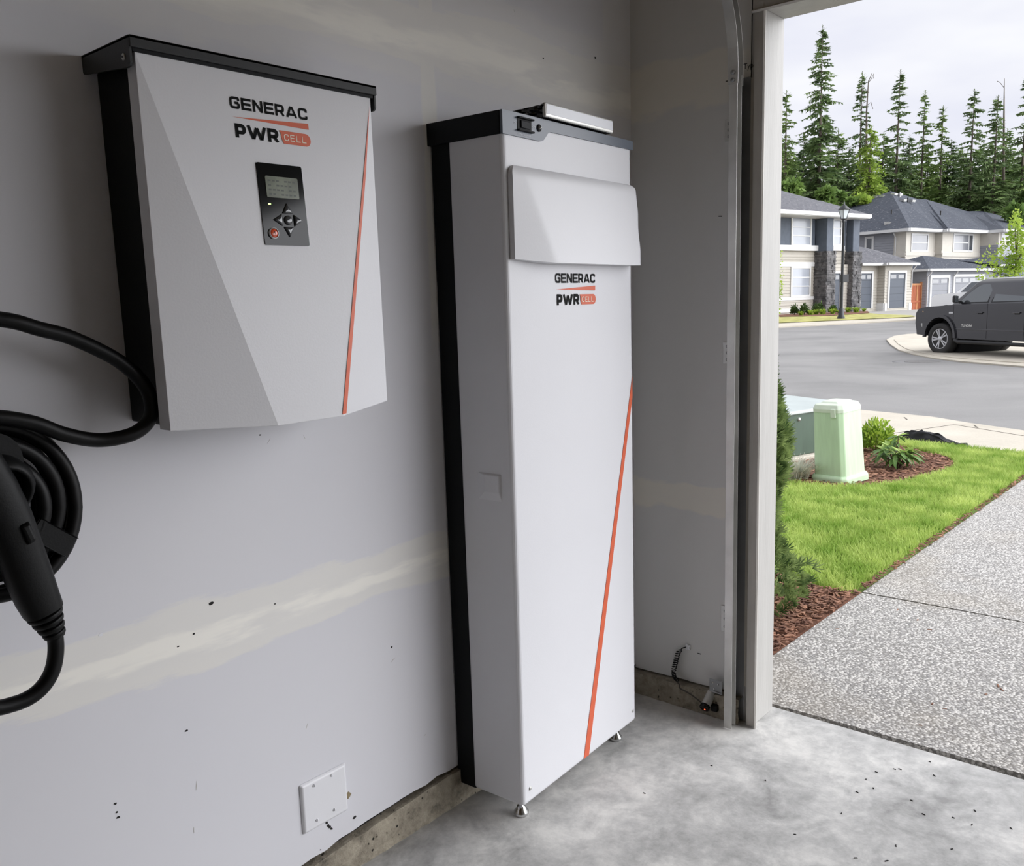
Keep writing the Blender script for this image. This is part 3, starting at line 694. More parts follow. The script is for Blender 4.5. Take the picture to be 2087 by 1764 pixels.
MB().hexa([Vector((-1.052, py_-.030, 1.020)), Vector((-1.036, py_-.030, 1.024)), Vector((-1.028, py_-.030, .990)), Vector((-1.044, py_-.030, .984))], [Vector((-1.050, py_-.041, 1.016)), Vector((-1.039, py_-.041, 1.018)), Vector((-1.032, py_-.041, .994)), Vector((-1.042, py_-.041, .990))]).build('latch_button', M['plug'], pg, .003)
dr = Vector((.0065, 0, -.022)).normalized()
for k in range(4):
    c0 = Vector((-1.0195, py_, .864))+dr*(.0118*k); r_ = .0275-.0032*k
    MB().lathe([(r_*.97, 0), (r_, .002), (r_*.94, .0065), (r_*.9, .007)], axis_m(c0, dr), 20).build('strain_relief_rib', M['plug'], pg)
MB().lathe([(.0150, 0), (.0140, .050)], axis_m(Vector((-1.0205, py_, .868)), dr), 16).build('strain_relief_core', M['plug'], pg)
lead = [(-1.0205, py_, .862), (-1.0085, py_, .826), (-1.0105, py_, .790), (-1.022, py_, .760), (-1.045, py_, .739), (-1.078, py_, .733), (-1.12, py_, .744), (-1.18, py_+.01, .80), (-1.21, py_+.03, .90)]
MB().tube(spline(lead, 8), .0122, 16).build('lead', M['rubber'], ch)

# ================================================================== garage door track with its brackets
tr = thing('garage_door_track', 'galvanised garage door track curving up beside the door opening', 'door track', (.815, -.39, 0))
def chan(w_, d_, t_):   # C profile in local (a: towards -x/normal, b: along y)
    return [(-d_/2, -w_/2), (-d_/2, w_/2), (d_/2, w_/2), (d_/2, -w_/2+.004), (d_/2-t_, -w_/2+.004), (d_/2-t_, w_/2-t_), (-d_/2+t_, w_/2-t_), (-d_/2+t_, -w_/2)]
def sweep(b, prof, path):
    n = len(prof); vs = []
    for i, (x_, z_, th) in enumerate(path):
        ax = Vector((math.cos(th), 0, math.sin(th)))     # profile's first axis; th = 0 on the vertical run
        for a_, c_ in prof: vs.append(Vector((x_, -.3885, z_))+ax*a_+Vector((0, 1, 0))*c_)
    fs = [(i*n+k, i*n+(k+1) % n, (i+1)*n+(k+1) % n, (i+1)*n+k) for i in range(len(path)-1) for k in range(n)]
    b.add(vs, fs); b.add(vs[:n], [tuple(range(n))[::-1]]); b.add(vs[-n:], [tuple(range(n))])
xt = .821
b = MB(); sweep(b, chan(.026, .036, .002), [(xt, .004, 0), (xt, 1.2, 0), (xt, 1.932, 0)]); b.build('vertical_track', M['galv'], tr, .002)
R_c = .36
b = MB(); sweep(b, chan(.031, .040, .002), [(xt, 1.905, 0), (xt, 1.955, 0)]+[(xt-R_c+R_c*math.cos(t), 1.955+R_c*math.sin(t), t) for t in [math.radians(7.5*i) for i in range(1, 13)]]+[(xt-R_c-2.6, 1.955+R_c, math.pi/2)]); b.build('curved_track', M['galv'], tr, .002)
b = MB(); b.box((xt+.018, -.375, 0.004), (XD-.0008, -.372, 1.935)); b.box((XD-.004, -.405, .004), (XD-.0008, -.3755, 1.935)); b.build('mounting_angle', M['galv_dull'], tr, .001)
for pz, hgt in ((1.16, .065), (.325, .085), (1.80, .06)):
    bb = MB(); bb.box((xt-.005, -.3755, pz-hgt/2), (XD-.001, -.3735, pz+hgt/2)); bb.box((XD-.004, -.3735, pz-hgt/2), (XD-.0008, -.3235, pz+hgt/2))
    br = bb.build('jamb_bracket', M['galv'], tr, .0012)
    for k in (-.3, 0, .3):
        MB().lathe([(.0045, 0), (.0045, .002), (.002, .004)], axis_m((XD-.004, -.338, pz+hgt*k), (-1, 0, 0)), 8).build('bolt', M['galv_dull'], br)
for z_ in (1.915, 1.935):
    MB().lathe([(.006, 0), (.006, .003), (.003, .005)], axis_m((xt-.0205, -.3885, z_), (-1, 0, 0)), 8).build('joint_bolt', M['galv_dull'], tr)

# ================================================================== photo-eye sensor near the floor
ps = thing('door_sensor', 'small cylindrical door safety sensor on a steel bracket near the floor', 'sensor', (.84, -.31, .05))
fc_ = at_x(1435, 1443, .812); bk = fc_+RGT*.034+UPV*.046+FWD*.034; ad = (fc_-bk).normalized(); bk = fc_-ad*.062
MB().lathe([(.0135, 0), (.0145, .004), (.0145, .058)], axis_m(bk, ad), 22).build('body', M['alu'], ps, label='silver sensor body')
cpp = MB().lathe([(.0150, .050), (.0160, .052), (.0160, .0625), (.013, .064), (.0126, .061), (.001, .061)], axis_m(bk, ad), 22).build('lens_cap', M['gloss_black'], ps)
sd_ = ad.orthogonal().normalized()
MB().lathe([(.0001, 0), (.0026, .0006), (.0022, .0016), (.0004, .002)], axis_m(fc_+ad*.001+RGT*.003-UPV*.002, ad), 10).build('indicator', M['led_red'], ps, label='small red light')
b = MB(); b.box((XD-.0335, -.345, .083), (XD-.0315, -.300, .128)); pw = b.build('mounting_plate', M['galv_dull'], ps, .001)
for y_, z_ in ((-.312, .116), (-.330, .114), (-.316, .096)):
    MB().lathe([(.0038, 0), (.0038, .0012), (.0015, .0022)], axis_m((XD-.0335, y_, z_), (-1, 0, 0)), 10).build('screw', M['chrome'], pw)
MB().hexa([bk+Vector((-.012, -.008, .014)), bk+Vector((.016, -.008, .012)), bk+Vector((.016, -.010, .012)), bk+Vector((-.012, -.010, .014))],
          [Vector((XD-.040, -.330, .090)), Vector((XD-.032, -.330, .090)), Vector((XD-.032, -.345, .090)), Vector((XD-.040, -.345, .090))]).build('arm', M['galv_dull'], ps, .001)
MB().box((bk.x+.006, bk.y-.020, bk.z-.010), (bk.x+.010, bk.y+.012, bk.z+.024)).build('clamp', M['slot'], ps, .002)
c_ = at_x(1457, 1441, .85)
MB().box((c_.x-.012, c_.y-.012, c_.z-.010), (c_.x+.012, c_.y+.010, c_.z+.010)).build('junction_box', M['slot'], ps, .002)
# coiled lead and its wall clip
W = [at_x(px, py, v) for px, py, v in ((1398, 1318, XD-.008), (1390, 1321, XD-.012), (1382, 1330, XD-.014), (1377, 1348, XD-.016), (1373, 1366, XD-.018), (1375, 1380, XD-.036), (1381, 1386, XD-.044))]
sp = spline(W, 40); hel = []; run = 0
for i in range(len(sp)):
    if i: run += (sp[i]-sp[i-1]).length
    t_ = (sp[min(i+1, len(sp)-1)]-sp[max(i-1, 0)]).normalized(); s1 = Vector((0, 1, 0)); s2 = t_.cross(s1).normalized()
    am = .0072*min(1, max(0, (run-.018)/.01)); a = 2*math.pi*run/.0082
    hel.append(sp[i]+(s1*math.cos(a)+s2*math.sin(a))*am)
MB().tube(hel, .0017, 6).build('coiled_lead', M['rubber'], ps)
st = [hel[-1]]+[at_x(px, py, v) for px, py, v in ((1384, 1394, .835), (1386, 1402, .832), (1397, 1408, .828), (1410, 1416, .824), (1422, 1425, .822), (1430, 1432, .822))]
MB().tube(spline(st, 8), .0024, 8).build('straight_lead', M['grey_wire'], ps)
pc = at_x(1401, 1318, XD-.004)
star = []
for i in range(10):
    a = 2*math.pi*i/10; r_ = .0125 if i % 2 == 0 else .0072; star.append((pc.y+r_*math.cos(a), pc.z+r_*math.sin(a)))
MB().prism(star, lambda u, v, w_: Vector((w_, u, v)), XD-.006, XD-.0006).build('wall_clip', M['plastic_white'], ps, .001)

b = MB()
for px, py in ((1765,1588),(1747,1614),(1895,1552),(1823,1567),(1786,1573),(1834,1567),(1904,1580),(1780,1606),(1858,1631),(1715,1657),(1882,1659),(1943,1666),(1987,1652),(1981,1680),(2061,1688),(1826,1723),(1940,1730),(1744,1748),(1807,1754),(1313,1616),(1560,1590),(1620,1700),(1450,1560)):
    p = at_plane(px, py, (0, 0, 0), Vector((0, 0, 1))); a = px*1.7; l = .0035+.0025*((px*7) % 5)/5; c, s_ = math.cos(a), math.sin(a)
    b.hexa([Vector((p.x+u*c-v*s_, p.y+u*s_+v*c, .0002)) for u, v in ((-l, -.0015), (l, -.001), (l*.8, .0015), (-l, .0012))], [Vector((p.x+u*c-v*s_, p.y+u*s_+v*c, .0018)) for u, v in ((-l*.8, -.001), (l*.8, -.0007), (l*.6, .001), (-l*.8, .001))])
tag(b.build('floor_debris', M['gap_shade_and_marks']), 'tiny dark debris specks scattered on the bare garage floor', 'debris', kind='stuff')
# ================================================================== outdoor materials
M['grass'] = foliage('lawn_blades', (132, 166, 66), (200, 216, 126), 4.5, .4)
M['turf'] = mat('lawn_soil', (104, 122, 58), .95, var=.25, vs=6)
M['mulch'] = mat('bark_mulch_bed', (112, 74, 56), .95, var=.35, vs=40, bump=.6, bs=60)
M['chip'] = mat('bark_chips', (168, 124, 100), .9, c2=(78, 48, 38), vs=22)
M['cedar_leaf'] = foliage('arborvitae_sprays', (62, 88, 48), (164, 184, 116), 16, .3)
M['stem'] = mat('bark_stem', (88, 72, 58), .9, var=.2, vs=12)
M['pale_green'] = mat('pale_green_fibreglass', (186, 210, 176), .5, var=.06, vs=5, stretch=(6, 6, .8))
M['pale_lid'] = mat('whitish_green_lid', (206, 216, 198), .6, var=.05, vs=8)  # whiter green than the pedestal body
M['box_green'] = mat('dark_green_steel', (70, 86, 74), .4, var=.15, vs=3, stretch=(3, 3, .7))
M['fescue'] = foliage('blue_grey_tuft', (178, 184, 168), (236, 232, 214), 14, .3)
M['lime_leaf'] = foliage('lime_green_leaves', (104, 138, 44), (186, 208, 88), 7, .35)
M['broad_leaf'] = mat('broad_green_leaf', (112, 146, 74), .4, c2=(76, 104, 54), vs=9, trans=.2)
M['new_leaf'] = mat('fresh_pale_leaf', (184, 206, 120), .5, c2=(146, 176, 86), vs=9, trans=.3)
M['cloth'] = mat('black_cloth', (26, 27, 31), .85, var=.2, vs=20)
M['iron'] = mat('cast_iron_cover', (110, 108, 106), .7, var=.15, vs=20, bump=.3, bs=30)
M['joint'] = mat('dark_joint', (92, 86, 76), .9)
M['patch'] = mat('asphalt_patch_ring', (122, 121, 121), .9, var=.08, vs=20)
M['drylawn'] = foliage('dry_far_lawn', (150, 150, 82), (196, 190, 122), 2.0, .1)
M['beige'] = mat('beige_lap_siding', (172, 167, 157), .7, var=.03, vs=2)
M['slate'] = mat('slate_blue_shingle_wall', (82, 89, 100), .75, var=.08, vs=4)
M['greyside'] = mat('blue_grey_lap_siding', (146, 148, 154), .7, var=.04, vs=2)
M['stucco'] = mat('cream_stucco', (196, 191, 181), .85, var=.03, vs=3)
M['trimw'] = mat('white_house_trim', (208, 208, 207), .5)
M['pane'] = mat('pale_blinds_behind_glass', (158, 163, 172), .25, coat=.3, var=.06, vs=1.2); M['pane_grey'] = mat('grey_window_glass', (108, 110, 116), .2, coat=.3, var=.05, vs=1.5)
M['pane_dark'] = mat('dark_window_glass', (62, 66, 72), .06, coat=.6, var=.2, vs=1.5)
M['gdoor'] = mat('slate_garage_door', (58, 66, 78), .5, var=.03, vs=2)
M['gdoor_pale'] = mat('pale_grey_garage_door', (124, 126, 132), .5, var=.03, vs=2)
M['roof_a'] = shingles('grey_roof_shingles', (76, 76, 82), (96, 96, 100)); M['roof_b'] = shingles('blue_grey_roof_shingles', (42, 47, 58), (60, 65, 75))
M['stone'] = mat('dark_ledge_stone', (112, 110, 110), .8, c2=(58, 58, 60), vs=2.6); M['stone_back'] = mat('stone_mortar', (46, 46, 48), .95)
M['fence_red'] = mat('red_cedar_boards', (158, 88, 58), .75, var=.2, vs=5, stretch=(5, 5, .5)); M['fence_tan'] = mat('tan_cedar_post', (178, 124, 82), .75, var=.1, vs=5)
M['lampblack'] = mat('black_lamp_metal', (34, 36, 38), .4); M['lampglass'] = mat('clear_lantern_glass', (206, 212, 214), .1, coat=.5)
M['truck'] = mat('dark_grey_car_paint', (58, 58, 62), .2, .55, coat=1); M['carwhite'] = mat('white_car_paint', (240, 240, 240), .3, coat=.8)
M['tire'] = mat('black_tyre', (44, 43, 42), .8, bump=.2, bs=40); M['rim'] = mat('silver_alloy', (196, 196, 198), .28, .8); M['carglass'] = mat('dark_car_glass', (92, 96, 98), .04, .7, coat=1)
M['trimblk'] = mat('black_car_trim', (22, 22, 23), .5); M['amber'] = mat('amber_lamp_lens', (236, 190, 130), .2, coat=.5); M['arch'] = mat('wheel_arch_liner', (12, 12, 12), .9)
M['needle'] = foliage('dark_conifer_needles', (70, 92, 58), (132, 154, 98), .55, .2); M['needle2'] = foliage('mid_conifer_needles', (78, 104, 58), (146, 168, 98), .6, .2)
M['needle_y'] = foliage('yellow_green_hemlock', (110, 136, 56), (170, 192, 88), .7, .3); M['needle_far'] = foliage('far_conifer_needles', (66, 88, 58), (120, 142, 92), .5, .2)
M['trunk'] = mat('grey_brown_trunk', (84, 76, 66), .9, var=.2, vs=2)
M['maple'] = foliage('bright_maple_leaves', (128, 158, 54), (186, 206, 96), 1.1, .4); M['decid'] = foliage('broadleaf_canopy', (74, 100, 50), (126, 152, 80), .5, .3)
M['bush'] = foliage('clipped_bush_leaves', (54, 76, 40), (100, 124, 64), 2.5, .2)

def drape(poly, off, name, m, step=1.2, thick=0, parent=None):
    bm = bmesh.new(); bm.faces.new([bm.verts.new((p[0], p[1], 0)) for p in poly])
    for ax in (0, 1):
        lo = min(p[ax] for p in poly); hi = max(p[ax] for p in poly); k = math.floor(lo/step)*step+step
        while k < hi:
            co = Vector((0, 0, 0)); no = Vector((0, 0, 0)); co[ax] = k; no[ax] = 1
            bmesh.ops.bisect_plane(bm, geom=bm.verts[:]+bm.edges[:]+bm.faces[:], plane_co=co, plane_no=no); k += step
    for v in bm.verts: v.co.z = G(v.co.x, v.co.y)+off
    bmesh.ops.recalc_face_normals(bm, faces=bm.faces[:])
    for f in bm.faces:
        if f.normal.z < 0: f.normal_flip()
    if thick:
        bd = [e for e in bm.edges if len(e.link_faces) == 1]
        r = bmesh.ops.extrude_edge_only(bm, edges=bd)
        for v in [g for g in r['geom'] if isinstance(g, bmesh.types.BMVert)]: v.co.z -= thick
    me = bpy.data.meshes.new(name); bm.to_mesh(me); bm.free(); me.materials.append(m)
    o = bpy.data.objects.new(name, me); COL.objects.link(o)
    if parent is not None: o.parent = parent
    return o
def inside(p, poly):
    x, y = p[0], p[1]; c = False; n = len(poly)
    for i in range(n):
        a, b_ = poly[i], poly[i-1]
        if (a[1] > y) != (b_[1] > y) and x < (b_[0]-a[0])*(y-a[1])/(b_[1]-a[1])+a[0]: c = not c
    return c
def gp(px, py, off=0): p = at_ground(px, py, off); return (p.x, p.y)

# ------------------------------------------------------------------ ground
road = struct(drape([(1.2, -40), (120, -60), (120, 90), (1.2, 90)], -.085, 'road', M['asphalt'], 4.0))
dw = struct(drape([(1.074, -9), (2.393, -9), (2.393, -.236), (1.074, -.236)], 0, 'driveway', M['aggr'], .6, .10))
SLr, SLl = Vector((6.84, -.05)), Vector((7.19, 1.03))
def SL(y): return 7.10+.18*(y-.6) + (-.05*(y-.6)**2 if y < .6 else 0)
slab = drape([(2.407, -9), (6.2, -9), (SL(-1.5), -1.5), (SL(-.236), -.236), (2.407, -.236)], 0, 'slab', M['aggr'], .6, .10, parent=dw)
jb = drape([(1.04, -9), (8.6, -9), (8.6, -.25), (1.04, -.25)], -.13, 'driveway_base', M['gap_shade_and_marks'], 1.2); struct(jb)  # base painted near-black as the shadow in the gap at the floor edge
RE = [(7.4, -2.4), (8.10, -.9), (8.74, .34), (9.12, .95), (9.52, 1.46), (9.89, 2.49), (10.35, 4.0), (11.3, 7.0), (12.6, 11)]
def RY(t): pass
def inset(pl, d): return [(x-d, y+.25*d) for x, y in pl]
wk = struct(drape([(6.1, -9), (6.4, -9)]+inset(RE, .22)+[(11.5, 11), (SL(8), 8), (SL(4), 4), (SL(1.8), 1.8), (SL(.6), .6), (SL(-.236), -.236), (SL(-1.5), -1.5), (6.15, -5)], .0, 'sidewalk', M['walk'], 1.0, .1))
kb = struct(drape(inset(RE, .205)+RE[::-1], -.012, 'kerb', M['walk'], 1.0, .09))
for a, c in ((gp(1812, 884), gp(1945, 865)), (gp(1843, 850), gp(1849, 855)), (gp(1985, 866), gp(1993, 872)), (gp(1945, 865), gp(2087, 888))):
    a, c = Vector(a), Vector(c); d = (c-a).normalized(); nn = Vector((-d.y, d.x))*.008
    drape([a+nn, c+nn, c-nn, a-nn], .0015, 'score_joint', M['joint'], 5, parent=wk)
lawn_poly = [(2.40, -.222), (4.0, -.222), (SL(-.222)-.02, -.222), (SL(.3)-.02, .3), (SL(1.03)-.02, 1.03), (SL(2.2)-.02, 2.2), (SL(4)-.02, 4), (SL(6)-.02, 6), (3.2, 6), (2.9, 1.0), (2.42, .12), (2.30, -.08)]
struct(drape(lawn_poly, -.012, 'lawn_bed', M['turf'], .5))
bed1 = [(1.05, -.232), (2.40, -.232), (2.33, -.08), (2.46, .12), (2.95, 1.0), (3.2, 6), (1.05, 6)]
bed2 = [(4.62, 1.2), (4.66, .78), (4.80, .58), (5.05, .43), (5.36, .36), (5.75, .29), (6.1, .31), (6.4, .45), (6.70, .75), (6.95, 1.1), (7.1, 1.6), (7.15, 2.8), (4.7, 2.8)]
struct(drape(bed1, -.004, 'mulch_bed', M['mulch'], .5)); struct(drape(bed2, .004, 'mulch_bed', M['mulch'], .5))
rng = random.Random(21)
def scatter(poly, n, keep=None):
    x0, x1 = min(p[0] for p in poly), max(p[0] for p in poly); y0, y1 = min(p[1] for p in poly), max(p[1] for p in poly); out = []
    while len(out) < n:
        p = (rng.uniform(x0, x1), rng.uniform(y0, y1))
        if inside(p, poly) and (keep is None or keep(p)): out.append(p)
    return out
vis = lambda p: (p[1]-CAM.y)/(p[0]-CAM.x) < .62          # sight line past the door jamb
def chips(name, poly, n, m, label, lo, hi):
    vs = []; fs = []
    for x, y in scatter(poly, n, vis):
        a = rng.uniform(0, math.pi); l = rng.uniform(lo, hi); w_ = l*rng.uniform(.18, .4); z = G(x, y)+rng.uniform(.003, .018); tl = rng.uniform(-.3, .3)
        c, s = math.cos(a), math.sin(a); o = len(vs); h = .003
        for zz in (0, h):
            for u, v in ((-l, -w_), (l, -w_*.6), (l*.9, w_), (-l*.8, w_*.8)): vs.append((x+u*c-v*s, y+u*s+v*c, z+zz+u*tl))
        fs += [(o+4, o+5, o+6, o+7), (o, o+1, o+5, o+4), (o+1, o+2, o+6, o+5), (o+2, o+3, o+7, o+6), (o+3, o, o+4, o+7)]
    ob = MB().add(vs, fs).build(name, m); return tag(ob, label, 'mulch', kind='stuff')
chips('bark_chips', [(1.05, -.225), (2.38, -.225), (2.33, -.05), (2.6, .4), (2.6, .6), (1.05, .6)], 4600, M['chip'], 'red-brown bark chips between the jamb, the shrub and the driveway edge', .006, .024)
chips('bark_chips', bed2, 4200, M['chip'], 'red-brown bark chips in the rounded bed around the green utility boxes', .012, .038)
chips('edge_debris', [(2.4, -.242), (6.6, -.242), (6.6, -.212), (2.4, -.212)], 420, M['chip'], 'thin line of brown debris between lawn and driveway', .005, .018)
def blades(name, pts, hlo, hhi, wd, m, label, cat='grass'):
    vs = []; fs = []
    for x, y in pts:
        z = G(x, y)-.01; h = rng.uniform(hlo, hhi); a = rng.uniform(0, 2*math.pi); b_ = rng.uniform(0, 2*math.pi); ln = h*rng.uniform(.1, .7)
        dx, dy = math.cos(a)*wd, math.sin(a)*wd; lx, ly = math.cos(b_)*ln, math.sin(b_)*ln; o = len(vs)
        vs += [(x-dx, y-dy, z), (x+dx, y+dy, z), (x+dx*.7+lx*.35, y+dy*.7+ly*.35, z+h*.6), (x-dx*.7+lx*.35, y-dy*.7+ly*.35, z+h*.6), (x+lx, y+ly, z+h*.95)]
        fs += [(o, o+1, o+2, o+3), (o+3, o+2, o+4)]
    ob = MB().add(vs, fs).build(name, m); return tag(ob, label, cat, kind='stuff')
gk = lambda p: vis(p) and not inside(p, bed2)
near = [p for p in lawn_poly]
pts = scatter([(2.3, -.2), (4.7, -.2), (4.7, 1.2), (3.0, 1.2), (2.42, .12)], 36000, gk)+scatter([(4.7, -.2), (SL(-.2), -.2), (SL(1.03), 1.03), (SL(2), 2.0), (4.7, 2.2)], 30000, lambda p: gk(p) and p[0] < SL(p[1])-.02)
blades('lawn', pts, .03, .075, .0032, M['grass'], 'bright green front lawn between the driveway and the sidewalk')

# ------------------------------------------------------------------ manhole, far kerb and far yards
mh = thing('manhole_cover', 'round iron manhole cover set in the road in front of the pickup', 'manhole cover', (*gp(1880, 737, -.085), 0))
c = at_ground(1880, 737, -.085); mh.location = c
MB().lathe([(.66, -.02), (.66, .004), (.58, .006)], axis_m(c, (0, 0, 1)), 36).build('patch_ring', M['patch'], mh)
MB().lathe([(.40, .004), (.40, .010), (.36, .012), (.35, .009), (.2, .009), (.19, .012), (.05, .012)], axis_m(c, (0, 0, 1)), 30).build('cover', M['iron'], mh)
isl = [gp(*q, -.03) for q in ((1807, 690), (1815, 700), (1832, 711), (1862, 720), (1900, 727), (1960, 734), (2087, 744), (2180, 750))]+[gp(*q, -.03) for q in ((2180, 700), (2087, 684), (1960, 676), (1890, 677), (1850, 679), (1822, 683))]
isle = struct(drape(isl, -.05, 'street_island', M['walk'], 3.0, .05))
i2 = [(Vector(p)*.82+Vector(isl[5])*.18) for p in isl]
cx_ = sum(p[0] for p in isl)/len(isl); cy_ = sum(p[1] for p in isl)/len(isl)
struct(drape([(cx_+(p[0]-cx_)*.86, cy_+(p[1]-cy_)*.86) for p in isl], -.035, 'street_island_top', M['walk'], 3.0, .03))
far_k = [gp(1560, 668, -.05), gp(1700, 661, -.05), gp(1790, 656, -.05), gp(1886, 650, -.05), gp(2000, 645, -.05), gp(2150, 640, -.05)]
far_b = [gp(1560, 659, -.02), gp(1700, 653, -.02), gp(1790, 649, -.02), gp(1880, 644, -.02), gp(2000, 640, -.02), gp(2150, 634, -.02)]
struct(drape(far_k+far_b[::-1], -.03, 'far_kerb', M['walk'], 3.0, .06))
lot_back = [(100, 0), (100, 60), (60, 60)]
struct(drape([far_b[0], far_b[1], far_b[2], far_b[3], far_b[4], far_b[5], (110, 4), (110, 80), (46, 60)], -.03, 'far_lots', mat('far_driveway_concrete', (152, 149, 144), .9, var=.06, vs=.6), 3.0))
yard = [gp(1560, 658.5), gp(1700, 652.5), gp(1790, 648.5), gp(1866, 645), gp(1858, 642), gp(1800, 640), gp(1775, 638), gp(1700, 634), gp(1560, 637)]
struct(drape(yard, .0, 'far_yard', M['drylawn'], 2.0))
bedA = [gp(1590, 646), gp(1700, 643), gp(1772, 638), gp(1768, 634), gp(1700, 634), gp(1570, 636)]
struct(drape(bedA, .02, 'far_planting_bed', M['mulch'], 2.0))

# ================================================================== houses
class Fac:
    """one vertical wall face from A to B (plan points), outward normal towards the street"""
    def __init__(s, A, B_, z0, z1):
        s.A = Vector((A[0], A[1], 0)); s.B = Vector((B_[0], B_[1], 0)); s.u = (s.B-s.A).normalized(); s.L = (s.B-s.A).length
        n = Vector((s.u.y, -s.u.x, 0)); s.n = n if n.dot(CAM-s.A) > 0 else -n; s.z0 = z0; s.z1 = z1
    def sz(s, px, py): P = at_plane(px, py, s.A, s.n); return (P-s.A).dot(s.u), P.z
    def P(s, a, z, out=0): return Vector((s.A.x, s.A.y, 0))+s.u*a+s.n*out+Vector((0, 0, z))
    def box(s, b, a0, a1, z0, z1, o0, o1, mi=0):
        return b.hexa([s.P(a0, z0, o0), s.P(a1, z0, o0), s.P(a1, z0, o1), s.P(a0, z0, o1)], [s.P(a0, z1, o0), s.P(a1, z1, o0), s.P(a1, z1, o1), s.P(a0, z1, o1)], mi)
    def rect(s, px0, py0, px1, py1):
        m = (py0+py1)/2; c = (px0+px1)/2
        return s.sz(px0, m)[0], s.sz(px1, m)[0], s.sz(c, py1)[1], s.sz(c, py0)[1]
def walk_to(P, u, px, py=600):
    P = Vector((P[0], P[1], 0)); u3 = Vector((u[0], u[1], 0)).normalized(); n = Vector((u3.y, -u3.x, 0)); Q = at_plane(px, py, P, n); return Vector((Q.x, Q.y))
def siding(root, f, a0, a1, z0, z1, m, name='siding', exp=.19):
    b = MB(); k = max(1, round((z1-z0)/exp)); h = (z1-z0)/k
    for i in range(k):
        za, zb = z0+i*h, z0+(i+1)*h+.004
        b.hexa([f.P(a0, za, -.05), f.P(a1, za, -.05), f.P(a1, za, .030), f.P(a0, za, .030)], [f.P(a0, zb, -.05), f.P(a1, zb, -.05), f.P(a1, zb, .004), f.P(a0, zb, .004)])
    return b.build(name, m, root)
def slab_part(root, f, a0, a1, z0, z1, m, name, o0=-.05, o1=.02, label=None):
    b = MB(); f.box(b, a0, a1, z0, z1, o0, o1); return b.build(name, m, root, label=label)
def window(root, f, r, cols=1, rows=1, tw=.10, m=None, proud=.08, sill=0):
    a0, a1, z0, z1 = r; b = MB()
    for q in ((a0-tw, a0, z0-tw, z1+tw), (a1, a1+tw, z0-tw, z1+tw), (a0, a1, z1, z1+tw), (a0, a1, z0-tw, z0)): f.box(b, *q, .0, proud)
    for i in range(1, cols): c = a0+(a1-a0)*i/cols; f.box(b, c-.03, c+.03, z0, z1, .0, proud*.8)
    for j in range(1, rows): c = z0+(z1-z0)*j/rows; f.box(b, a0, a1, c-.03, c+.03, .0, proud*.8)
    if sill: f.box(b, a0-tw-.15, a1+tw+.15, z0-tw-sill, z0-tw, .0, proud*1.3)
    w_ = b.build('window', M['trimw'], root)
    for i in range(cols):
        for j in range(rows):
            pb_ = MB(); f.box(pb_, a0+(a1-a0)*i/cols+.01, a0+(a1-a0)*(i+1)/cols-.01, z0+(z1-z0)*j/rows+.01, z0+(z1-z0)*(j+1)/rows-.01, -.02, .04); pb_.build('pane', m or M['pane'], w_)
    return w_
def garage_door(root, f, r, m, nwin, tw=.12, sects=5):
    a0, a1, z0, z1 = r; b = MB()
    for q in ((a0-tw, a0, z0, z1+tw), (a1, a1+tw, z0, z1+tw), (a0, a1, z1, z1+tw)): f.box(b, *q, .0, .10)
    g = b.build('garage_door_frame', M['trimw'], root)
    h = (z1-z0)/sects
    for j in range(sects):
        pb_ = MB(); f.box(pb_, a0, a1, z0+j*h+.006, z0+(j+1)*h-.006, -.05, .045)
        if j < sects-1: f.box(pb_, a0+.06, a1-.06, z0+j*h+h*.5-.01, z0+j*h+h*.5+.01, .045, .05)
        pb_.build('door_section', m, g)
    for i in range(nwin):
        wd = (a1-a0)/nwin; pb_ = MB(); f.box(pb_, a0+wd*i+wd*.14, a0+wd*(i+1)-wd*.14, z1-h*.80, z1-h*.25, .04, .052); pb_.build('pane', M['pane_dark'], g)
    bb = MB(); f.box(bb, a0+.02, a1-.02, z0, z1-.02, -.12, .038); bb.build('door_backing', M['slot'], g)
    return g
def roofing(root, polys, m, name='roof', th=.10):
    b = MB()
    for poly in polys:
        n = len(poly); lo = [p-Vector((0, 0, th)) for p in poly]
        b.add(list(poly)+lo, [tuple(range(n)), tuple(range(2*n-1, n-1, -1))]+[(i, n+i, n+(i+1) % n, (i+1) % n) for i in range(n)])
    return b.build(name, m, root)
def gutter(root, pts, h=.2, wd=.1):
    b = MB()
    for p, q in zip(pts, pts[1:]):
        d = (q-p); d.z = 0; d.normalize(); nn = Vector((d.y, -d.x, 0)); nn = nn if nn.dot(CAM-p) > 0 else -nn
        b.hexa([p-Vector((0, 0, h)), q-Vector((0, 0, h)), q-Vector((0, 0, h))+nn*wd, p-Vector((0, 0, h))+nn*wd], [p, q, q+nn*wd, p+nn*wd])
    return b.build('gutter', M['trimw'], root)
def soffit(root, f, a0, a1, z, d=.6):
    b = MB(); f.box(b, a0, a1, z-.06, z, -.3, d); return b.build('soffit', M['trimw'], root)
def on_v(px, py, P, n): return at_plane(px, py, (P[0], P[1], 0), n)

U1 = Vector((.974, -.225)); U2 = Vector((.225, .974)); N1 = Vector((-.225, -.974, 0)); N2 = Vector((-.974, .225, 0))
